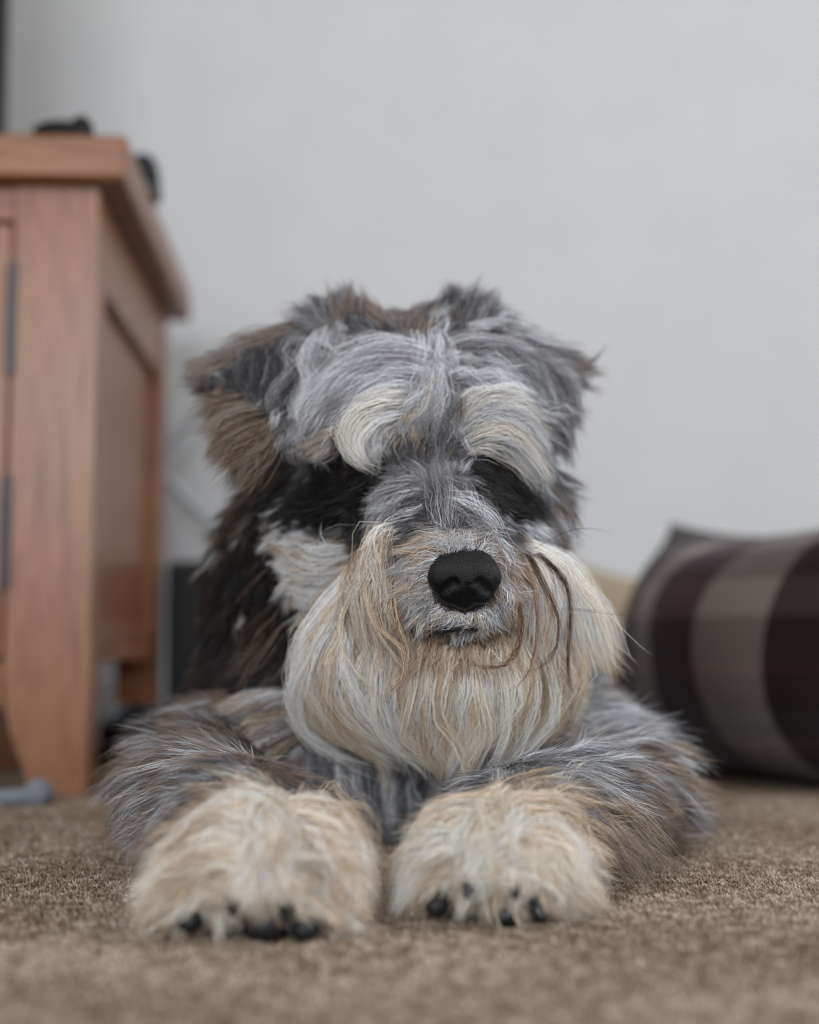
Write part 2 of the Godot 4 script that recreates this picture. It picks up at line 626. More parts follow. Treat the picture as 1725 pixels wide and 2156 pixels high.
# a stuffed square cushion: half sizes hw, hh, bulge t, corners drawn out
func cushion_mesh(hw: float, hh: float, t: float, b: Basis, at: Vector3, flat: float) -> SurfaceTool:
	var st := st_new()
	var n := 44
	for s in [1.0, -1.0]:
		var g := []
		for i in n + 1:
			var row := []
			for j in n + 1:
				var u := -1.0 + 2.0 * i / n
				var v := -1.0 + 2.0 * j / n
				var pull := 0.2
				var x := hw * u * (1.0 - pull * (1.0 - v * v) * u * u)
				var y := hh * v * (1.0 - pull * (1.0 - u * u) * v * v)
				var f := pow(maxf((1.0 - pow(absf(u), 2.2)) * (1.0 - pow(absf(v), 2.2)), 0.0), 0.62)
				var z: float = s * (t if s > 0.0 else t * 0.45) * f + 0.006 * sin(u * 5.0 + v * 3.0) * f
				var p := at + b * Vector3(x, y, z)
				if p.y < flat:
					p.y = flat + (p.y - flat) * 0.08
				row.append(p)
			g.append(row)
		for i in n:
			for j in n:
				var qs := [[i, j], [i + 1, j + 1], [i + 1, j], [i, j], [i, j + 1], [i + 1, j + 1]] if s > 0 else [[i, j], [i + 1, j], [i + 1, j + 1], [i, j], [i + 1, j + 1], [i, j + 1]]
				for e in qs:
					st.set_smooth_group(0)
					st.set_uv(Vector2(e[0] / float(n), 1.0 - e[1] / float(n)))
					st.add_vertex(g[e[0]][e[1]])
	return st

func build_cushions() -> void:
	var m := mat("tartan_cloth", Color(1, 1, 1), 0.9, 0.2)
	m.albedo_texture = tartan()
	m.uv1_scale = Vector3(0.78, 1, 1)
	m.uv1_offset = Vector3(-0.213, 0, 0)
	m.rim_enabled = true
	m.rim = 0.2
	var base := G(1640, 1650)
	var st := cushion_mesh(0.235, 0.155, 0.185, Basis(Vector3.UP, -1.15), base + Vector3(0.050, 0.123, -0.05), 0.004)
	st.index()
	var o := obj("tartan_cushion", st, m, self)
	tag(o, "dark tartan cushion with grey stripes standing on the carpet", "cushion")
	var p := P(1330, 1300, 1.95)
	st = cushion_mesh(0.11, 0.11, 0.05, Basis(Vector3.UP, 0.1) * Basis(Vector3.FORWARD, 0.15) * Basis(Vector3.RIGHT, -0.15), Vector3(p.x, 0.135, p.z), 0.004)
	st.index()
	o = obj("beige_cushion", st, M.beige_cloth, self)
	tag(o, "plain beige cushion partly behind the tartan cushion", "cushion")
	st = st_new()
	blob(st, Vector3(0, 0.050, 0), Vector3(0.050, 0.050, 0.048))
	var toy := thing("plush_ball", P(1275, 1460, 1.80) * Vector3(1, 0, 1), "orange-brown plush ball on carpet beside beige cushion", "toy")
	obj("cover", st, M.brown_plush, toy, true)
	st = st_new()
	var seam := []
	for k in 33:
		var a := TAU * k / 32.0
		seam.append(Vector3(0.0503 * cos(a), 0.050 + 0.0490 * sin(a), 0))
	tube(st, seam, [0.0012], 6)
	obj("seam", st, M.brown_plush, toy, true)

func build_carpet() -> void:
	# one tuft: a few curled blades of yarn; laid out by the thousand where the pile can be seen
	var st := st_new()
	var r := RandomNumberGenerator.new()
	r.seed = 31
	for k in 9:
		var a := r.randf() * TAU
		var o := Vector3(r.randf_range(-0.0016, 0.0016), 0, r.randf_range(-0.0016, 0.0016))
		var lean := Vector3(cos(a), 0, sin(a)) * r.randf_range(0.0012, 0.0042)
		var side := Vector3(-sin(a + 0.7), 0, cos(a + 0.7)) * 0.00046
		var h := r.randf_range(0.0028, 0.0046)
		var p0 := o + Vector3(0, -0.001, 0)
		var p1 := o + lean * 0.35 + Vector3(0, h * 0.7, 0)
		var p2 := o + lean + Vector3(0, h, 0)
		var v := r.randf_range(0.86, 1.08)
		var c := Color(v, v, v)
		var f := (p1 - p0).cross(side).normalized()
		if f.y < 0.0:
			side = -side
			f = -f
		for q in [p0 - side, p0 + side, p1 + side, p0 - side, p1 + side, p1 - side, p1 - side, p1 + side, p2]:
			st.set_color(c)
			st.set_normal((f + Vector3(0, 0.6, 0)).normalized())
			st.add_vertex(q)
	var mesh: ArrayMesh = st.commit()
	mesh.surface_set_material(0, M.carpet_yarn)
	var xf: Array[Transform3D] = []
	var cols: Array[Color] = []
	var n1 := FastNoiseLite.new()
	n1.seed = 4
	n1.frequency = 75.0
	var n2 := FastNoiseLite.new()
	n2.seed = 8
	n2.frequency = 7.0
	var z := -0.36
	while z > -1.3:
		var step := 0.0027 + 0.0020 * clampf((absf(z) - 0.95) / 0.4, 0, 1)
		var half := 0.20 + absf(z) * 0.36
		var x := -half + 0.03
		while x < half + 0.05:
			var p := Vector3(x + r.randf_range(-0.5, 0.5) * step, 0.0, z + r.randf_range(-0.5, 0.5) * step)
			var s := r.randf_range(0.85, 1.15) * (1.0 + 0.35 * n1.get_noise_2d(p.x, p.z))
			xf.append(Transform3D(Basis(Vector3.UP, r.randf() * TAU).scaled(Vector3(1.1, s, 1.1)), p))
			var k := 0.5 + 1.1 * n1.get_noise_2d(p.x + 5.0, p.z) + 0.5 * n2.get_noise_2d(p.x, p.z) + r.randf_range(-0.25, 0.25)
			cols.append(c8(138, 117, 98).lerp(c8(204, 185, 168), clampf(k, 0, 1)))
			x += step
		z -= step
	var mm := MultiMesh.new()
	mm.transform_format = MultiMesh.TRANSFORM_3D
	mm.use_colors = true
	mm.mesh = mesh
	mm.instance_count = xf.size()
	for k in xf.size():
		mm.set_instance_transform(k, xf[k])
		mm.set_instance_color(k, cols[k])
	var o := MultiMeshInstance3D.new()
	o.name = "carpet_pile"
	o.multimesh = mm
	o.set_meta("kind", "stuff")
	tag(o, "short beige carpet pile that the dog lies on", "carpet")
	add_child(o)

# ---------------------------------------------------------------- the dog
# Its body is a field of blended tapered bones and thin ear flaps, meshed as surface nets.
var bones := []           # [kind, a, b, c, ra, rb, blend]
const CELL := 0.0055

func bone(a: Vector3, ra: float, b: Vector3, rb: float, k := 0.025) -> void:
	bones.append([0, a, b, Vector3.ZERO, ra, rb, k])

func flap(a: Vector3, b: Vector3, c: Vector3, r: float, k := 0.012) -> void:
	bones.append([1, a, b, c, r, r, k])

func bone_dist(q: Array, p: Vector3) -> float:
	if q[0] != 1:
		var ba: Vector3 = q[2] - q[1]
		var pa: Vector3 = p - q[1]
		var t := clampf(pa.dot(ba) / maxf(ba.length_squared(), 1e-9), 0.0, 1.0)
		return (pa - ba * t).length() - lerpf(q[4], q[5], t)
	var a: Vector3 = q[1]
	var b: Vector3 = q[2]
	var c: Vector3 = q[3]
	var e1 := b - a
	var e2 := c - b
	var e3 := a - c
	var n := e1.cross(e3)
	var s := signf(e1.cross(n).dot(p - a)) + signf(e2.cross(n).dot(p - b)) + signf(e3.cross(n).dot(p - c))
	if s < 2.0:
		var d1 := (e1 * clampf(e1.dot(p - a) / e1.length_squared(), 0, 1) - (p - a)).length()
		var d2 := (e2 * clampf(e2.dot(p - b) / e2.length_squared(), 0, 1) - (p - b)).length()
		var d3 := (e3 * clampf(e3.dot(p - c) / e3.length_squared(), 0, 1) - (p - c)).length()
		return minf(d1, minf(d2, d3)) - q[4]
	return absf(n.dot(p - a)) / n.length() - q[4]

func smin(a: float, b: float, k: float) -> float:
	var h := maxf(k - absf(a - b), 0.0) / k
	return minf(a, b) - h * h * k * 0.25

func field(p: Vector3) -> float:
	var d := 9.0
	for q in bones:
		d = smin(d, bone_dist(q, p), q[6]) if q[0] < 2 else -smin(-d, bone_dist(q, p), q[6])
	return d

func hit(px: float, py: float) -> Vector3:     # where the sight line through that pixel meets the dog
	var dir := (P(px, py, 1.0) - EYE).normalized()
	var t := 0.45
	var best := 9.0
	var bp := EYE + dir * 0.9
	for k in 90:
		var p := EYE + dir * t
		var d := field(p)
		if d < best:
			best = d
			bp = p
		if d < 0.0006:
			return p
		t += maxf(d * 0.85, 0.0005)
		if t > 1.5:
			break
	return bp

func lay_bones() -> void:
	# skull, brow, cheeks
	bone(P(815, 850, 0.935), 0.047, P(950, 845, 0.935), 0.046)
	bone(P(885, 830, 0.985), 0.052, P(880, 900, 0.93), 0.050)
	bone(P(750, 915, 0.893), 0.020, P(845, 915, 0.885), 0.022, 0.02)
	bone(P(965, 915, 0.883), 0.022, P(1065, 915, 0.890), 0.020, 0.02)
	bone(P(705, 1110, 0.940), 0.032, P(765, 1040, 0.930), 0.035, 0.03)
	bone(P(1080, 1080, 0.935), 0.034, P(1030, 1030, 0.925), 0.036, 0.03)
	cut(P(745, 1000, 0.868), 0.014, P(790, 990, 0.862), 0.010, 0.015)
	cut(P(1075, 995, 0.866), 0.014, P(1022, 985, 0.860), 0.010, 0.015)
	# muzzle and lower jaw
	bone(P(905, 1010, 0.895), 0.034, P(962, 1185, 0.828), 0.025, 0.03)
	bone(P(890, 1150, 0.90), 0.036, P(925, 1240, 0.840), 0.021, 0.03)
	bone(P(1000, 1150, 0.90), 0.036, P(1012, 1240, 0.838), 0.020, 0.03)
	bone(P(940, 1270, 0.91), 0.036, P(958, 1365, 0.852), 0.013, 0.012)
	# neck and trunk
	bone(P(800, 960, 1.00), 0.060, P(720, 1240, 1.03), 0.078, 0.05)
	bone(P(720, 1240, 1.03), 0.078, P(800, 1520, 1.05), 0.095, 0.05)
	bone(P(820, 1580, 1.05), 0.082, P(900, 1500, 1.25), 0.105, 0.05)
	bone(P(900, 1500, 1.25), 0.105, P(960, 1500, 1.55), 0.098, 0.05)
	# haunches folded at the sides
	for s in [-1.0, 1.0]:
		var hip := P(930 + s * 120, 1500, 1.52)
		var knee := hip + Vector3(s * 0.045, 0, 0.10)
		knee.y = 0.070
		var hock := hip + Vector3(s * 0.06, 0, -0.02)
		hock.y = 0.028
		var toe := hock + Vector3(s * 0.005, -0.004, 0.11)
		bone(hip, 0.065, knee, 0.048, 0.03)
		bone(knee, 0.036, hock, 0.022, 0.02)
		bone(hock, 0.022, toe, 0.020, 0.02)
	# shoulders and fore legs
	bone(P(600, 1500, 1.02), 0.062, P(450, 1650, 0.96), 0.044, 0.04)
	bone(P(450, 1650, 0.96), 0.044, P(400, 1660, 0.90), 0.036, 0.03)
	bone(P(400, 1660, 0.90), 0.036, P(520, 1745, 0.745), 0.029, 0.02)
	bone(P(520, 1745, 0.745), 0.030, P(530, 1820, 0.672), 0.030, 0.02)
	bone(P(1060, 1500, 1.02), 0.060, P(1230, 1640, 0.985), 0.044, 0.04)
	bone(P(1230, 1640, 0.985), 0.044, P(1300, 1660, 0.93), 0.036, 0.03)
	bone(P(1300, 1660, 0.93), 0.036, P(1120, 1735, 0.785), 0.028, 0.02)
	bone(P(1120, 1735, 0.785), 0.029, P(1055, 1800, 0.705), 0.029, 0.02)
	# toes
	for q in [[405, 1890, 0.655], [480, 1865, 0.640], [585, 1865, 0.640], [660, 1890, 0.655]]:
		bone(P(530 + (q[0] - 530) * 0.55, 1815, 0.685), 0.017, P(q[0], q[1], q[2]), 0.0135, 0.010)
	for q in [[915, 1850, 0.690], [995, 1838, 0.676], [1085, 1840, 0.674], [1155, 1855, 0.690]]:
		bone(P(1050 + (q[0] - 1040) * 0.55, 1795, 0.715), 0.017, P(q[0], q[1], q[2]), 0.0135, 0.010)
	# ears: flaps that fold over forwards
	flap(P(705, 690, 0.945), P(440, 775, 0.965), P(610, 890, 0.900), 0.007)
	flap(P(705, 690, 0.945), P(665, 850, 0.905), P(610, 890, 0.900), 0.007)
	flap(P(470, 800, 0.975), P(520, 970, 0.985), P(640, 880, 0.955), 0.007)
	bone(P(735, 720, 0.96), 0.022, P(650, 800, 0.945), 0.016, 0.02)
	flap(P(965, 690, 0.955), P(1190, 770, 0.970), P(1165, 890, 0.925), 0.007)
	flap(P(965, 690, 0.955), P(1080, 830, 0.930), P(1165, 890, 0.925), 0.007)
	bone(P(960, 720, 0.965), 0.022, P(1070, 780, 0.955), 0.016, 0.02)

var body_v := PackedVector3Array()
var body_n := PackedVector3Array()
var body_i := PackedInt32Array()

func surface_nets(cell: float) -> void:
	var lo := Vector3(9, 9, 9)
	var hi := -lo
	for q in bones:
		var r: float = maxf(q[4], q[5]) + 0.03
		for v in ([q[1], q[2]] if q[0] != 1 else [q[1], q[2], q[3]]):
			lo = lo.min(v - Vector3(r, r, r))
			hi = hi.max(v + Vector3(r, r, r))
	var nx := int((hi.x - lo.x) / cell) + 2
	var ny := int((hi.y - lo.y) / cell) + 2
	var nz := int((hi.z - lo.z) / cell) + 2
	var g := PackedFloat32Array()
	g.resize(nx * ny * nz)
	g.fill(1.0)
	for q in bones:
		var a: Vector3 = q[1]
		var b: Vector3 = q[2]
		var c: Vector3 = q[3] if q[0] == 1 else b
		var m: float = maxf(q[4], q[5]) + q[6] + cell * 2.0
		var l := (a.min(b).min(c) - Vector3(m, m, m) - lo) / cell
		var h := (a.max(b).max(c) + Vector3(m, m, m) - lo) / cell
		var k: float = q[6]
		for z in range(maxi(int(l.z), 0), mini(int(h.z) + 2, nz)):
			for y in range(maxi(int(l.y), 0), mini(int(h.y) + 2, ny)):
				var at := (z * ny + y) * nx
				for x in range(maxi(int(l.x), 0), mini(int(h.x) + 2, nx)):
					var d := bone_dist(q, lo + Vector3(x, y, z) * cell)
					g[at + x] = smin(g[at + x], d, k) if q[0] < 2 else -smin(-g[at + x], d, k)
	# nothing of it goes under the floor
	for y in ny:
		var fy := 0.003 - (lo.y + y * cell)
		if fy > -0.02:
			for z in nz:
				for x in nx:
					var i := (z * ny + y) * nx + x
					g[i] = maxf(g[i], fy)
	var ids := PackedInt32Array()
	ids.resize(nx * ny * nz)
	ids.fill(-1)
	var sx := 1
	var sy := nx
	var sz := nx * ny
	var corner := PackedInt32Array([0, sx, sy, sx + sy, sz, sx + sz, sy + sz, sx + sy + sz])
	var edges := [[0, 1], [2, 3], [4, 5], [6, 7], [0, 2], [1, 3], [4, 6], [5, 7], [0, 4], [1, 5], [2, 6], [3, 7]]
	var off := [Vector3(0, 0, 0), Vector3(1, 0, 0), Vector3(0, 1, 0), Vector3(1, 1, 0), Vector3(0, 0, 1), Vector3(1, 0, 1), Vector3(0, 1, 1), Vector3(1, 1, 1)]
	for z in nz - 1:
		for y in ny - 1:
			var row := (z * ny + y) * nx
			for x in nx - 1:
				var i := row + x
				var v0 := g[i]
				if v0 > 0.05:
					continue
				var s := 0
				for k in 8:
					if g[i + corner[k]] < 0.0:
						s += 1
				if s == 0 or s == 8:
					continue
				var acc := Vector3.ZERO
				var cnt := 0
				for e in edges:
					var da := g[i + corner[e[0]]]
					var db := g[i + corner[e[1]]]
					if (da < 0.0) != (db < 0.0):
						var oa: Vector3 = off[e[0]]
						acc += oa.lerp(off[e[1]], da / (da - db))
						cnt += 1
				ids[i] = body_v.size()
				var p := acc / cnt
				body_v.append(lo + (Vector3(x, y, z) + p) * cell)
				var gx := lerpf(g[i + sx], g[i + sx + sy], p.y) - lerpf(g[i], g[i + sy], p.y) + lerpf(g[i + sx + sz], g[i + sx + sy + sz], p.y) - lerpf(g[i + sz], g[i + sy + sz], p.y)
				var gy := g[i + sy] - g[i] + g[i + sy + sx] - g[i + sx] + g[i + sy + sz] - g[i + sz] + g[i + sx + sy + sz] - g[i + sx + sz]
				var gz := g[i + sz] - g[i] + g[i + sz + sx] - g[i + sx] + g[i + sz + sy] - g[i + sy] + g[i + sx + sy + sz] - g[i + sx + sy]
				body_n.append(Vector3(gx, gy, gz).normalized())
	for z in range(1, nz - 1):
		for y in range(1, ny - 1):
			var row := (z * ny + y) * nx
			for x in range(1, nx - 1):
				var i := row + x
				if ids[i] < 0:
					continue
				var d0 := g[i]
				for ax in 3:
					var s0: int = [sx, sy, sz][ax]
					var s1: int = [sy, sz, sx][ax]
					var s2: int = [sz, sx, sy][ax]
					var d1 := g[i + s0]
					if (d0 < 0.0) == (d1 < 0.0):
						continue
					var a := ids[i]
					var b := ids[i - s1]
					var c := ids[i - s1 - s2]
					var d := ids[i - s2]
					if a < 0 or b < 0 or c < 0 or d < 0:
						continue
					if d0 < 0.0:
						body_i.append_array(PackedInt32Array([a, c, b, a, d, c]))
					else:
						body_i.append_array(PackedInt32Array([a, b, c, a, c, d]))

func build_dog() -> void:
	lay_bones()
	surface_nets(CELL)
	var dog := thing("dog", P(820, 1700, 1.0) * Vector3(1, 0, 1), "grey and white schnauzer dog lying on carpet with paws stretched forward", "dog")
	var cols := PackedColorArray()
	cols.resize(body_v.size())
	make_controls()
	cols.fill(c8(62, 56, 55))
	var mi := MeshInstance3D.new()
	mi.name = "body"
	var arr := []
	arr.resize(Mesh.ARRAY_MAX)
	arr[Mesh.ARRAY_VERTEX] = body_v
	arr[Mesh.ARRAY_NORMAL] = body_n
	arr[Mesh.ARRAY_COLOR] = cols
	arr[Mesh.ARRAY_INDEX] = body_i
	var am := ArrayMesh.new()
	am.add_surface_from_arrays(Mesh.PRIMITIVE_TRIANGLES, arr)
	am.surface_set_material(0, M.skin_coat)
	mi.mesh = am
	mi.position = -dog.position
	dog.add_child(mi)
	build_fur(dog)
	build_face_hair(dog)
	build_locks(dog)
	build_features(dog)

# ---------------------------------------------------------------- hair
# Every hair is a narrow tapering ribbon, rounded by its normals. SEG points along each.
const SEG := 7

class Hair:
	var v := PackedVector3Array()
	var n := PackedVector3Array()
	var c := PackedColorArray()
	var i := PackedInt32Array()
	var nv := 0
	var ni := 0
	func room(strands: int) -> void:
		v.resize(nv + strands * 13)
		n.resize(nv + strands * 13)
		c.resize(nv + strands * 13)
		i.resize(ni + strands * 33)
	func put(p: PackedVector3Array, wide: float, up: Vector3, c0: Color, c1: Color) -> void:
		if nv + 13 > v.size():
			room(4000)
		var base := nv
		for k in 6:
			var t := (p[k + 1] - p[maxi(k - 1, 0)]).normalized()
			var s := t.cross(up)
			if s.length_squared() < 1e-6:
				s = t.cross(Vector3(0.3, 0.5, 0.8))
			s = s.normalized()
			var f := s.cross(t)
			var w := wide * (0.55 + 0.45 * minf(k, 1.0)) * (1.0 - 0.13 * k)
			v[nv] = p[k] - s * w
			v[nv + 1] = p[k] + s * w
			n[nv] = f * 0.7 - s * 0.7
			n[nv + 1] = f * 0.7 + s * 0.7
			var col := c0.lerp(c1, k / 6.0)
			c[nv] = col
			c[nv + 1] = col
			nv += 2
		v[nv] = p[6]
		n[nv] = n[nv - 1]
		c[nv] = c1
		nv += 1
		for k in 5:
			var a := base + 2 * k
			i[ni] = a
			i[ni + 1] = a + 3
			i[ni + 2] = a + 1
			i[ni + 3] = a
			i[ni + 4] = a + 2
			i[ni + 5] = a + 3
			ni += 6
		i[ni] = base + 10
		i[ni + 1] = base + 12
		i[ni + 2] = base + 11
		ni += 3
	func mesh(m: Material) -> ArrayMesh:
		v.resize(nv)
		n.resize(nv)
		c.resize(nv)
		i.resize(ni)
		var arr := []
		arr.resize(Mesh.ARRAY_MAX)
		arr[Mesh.ARRAY_VERTEX] = v
		arr[Mesh.ARRAY_NORMAL] = n
		arr[Mesh.ARRAY_COLOR] = c
		arr[Mesh.ARRAY_INDEX] = i
		var am := ArrayMesh.new()
		am.add_surface_from_arrays(Mesh.PRIMITIVE_TRIANGLES, arr)
		am.surface_set_material(0, m)
		return am

var pal: Array[Color] = []
const W := 0   # silver white
const L := 1   # light grey
const G_ := 2  # mid grey
const D := 3   # dark grey
const B := 4   # black
const T := 5   # tan beige
const C := 6   # cream white
const N := 7   # grey brown
const K := 8   # very dark brown
const R := 9   # rust brown (stained)

func palette() -> void:
	pal = [c8(238, 239, 244), c8(188, 187, 191), c8(126, 124, 128), c8(68, 66, 69), c8(20, 20, 22), c8(212, 186, 158), c8(244, 233, 218), c8(146, 124, 108), c8(40, 33, 29), c8(112, 74, 48)]

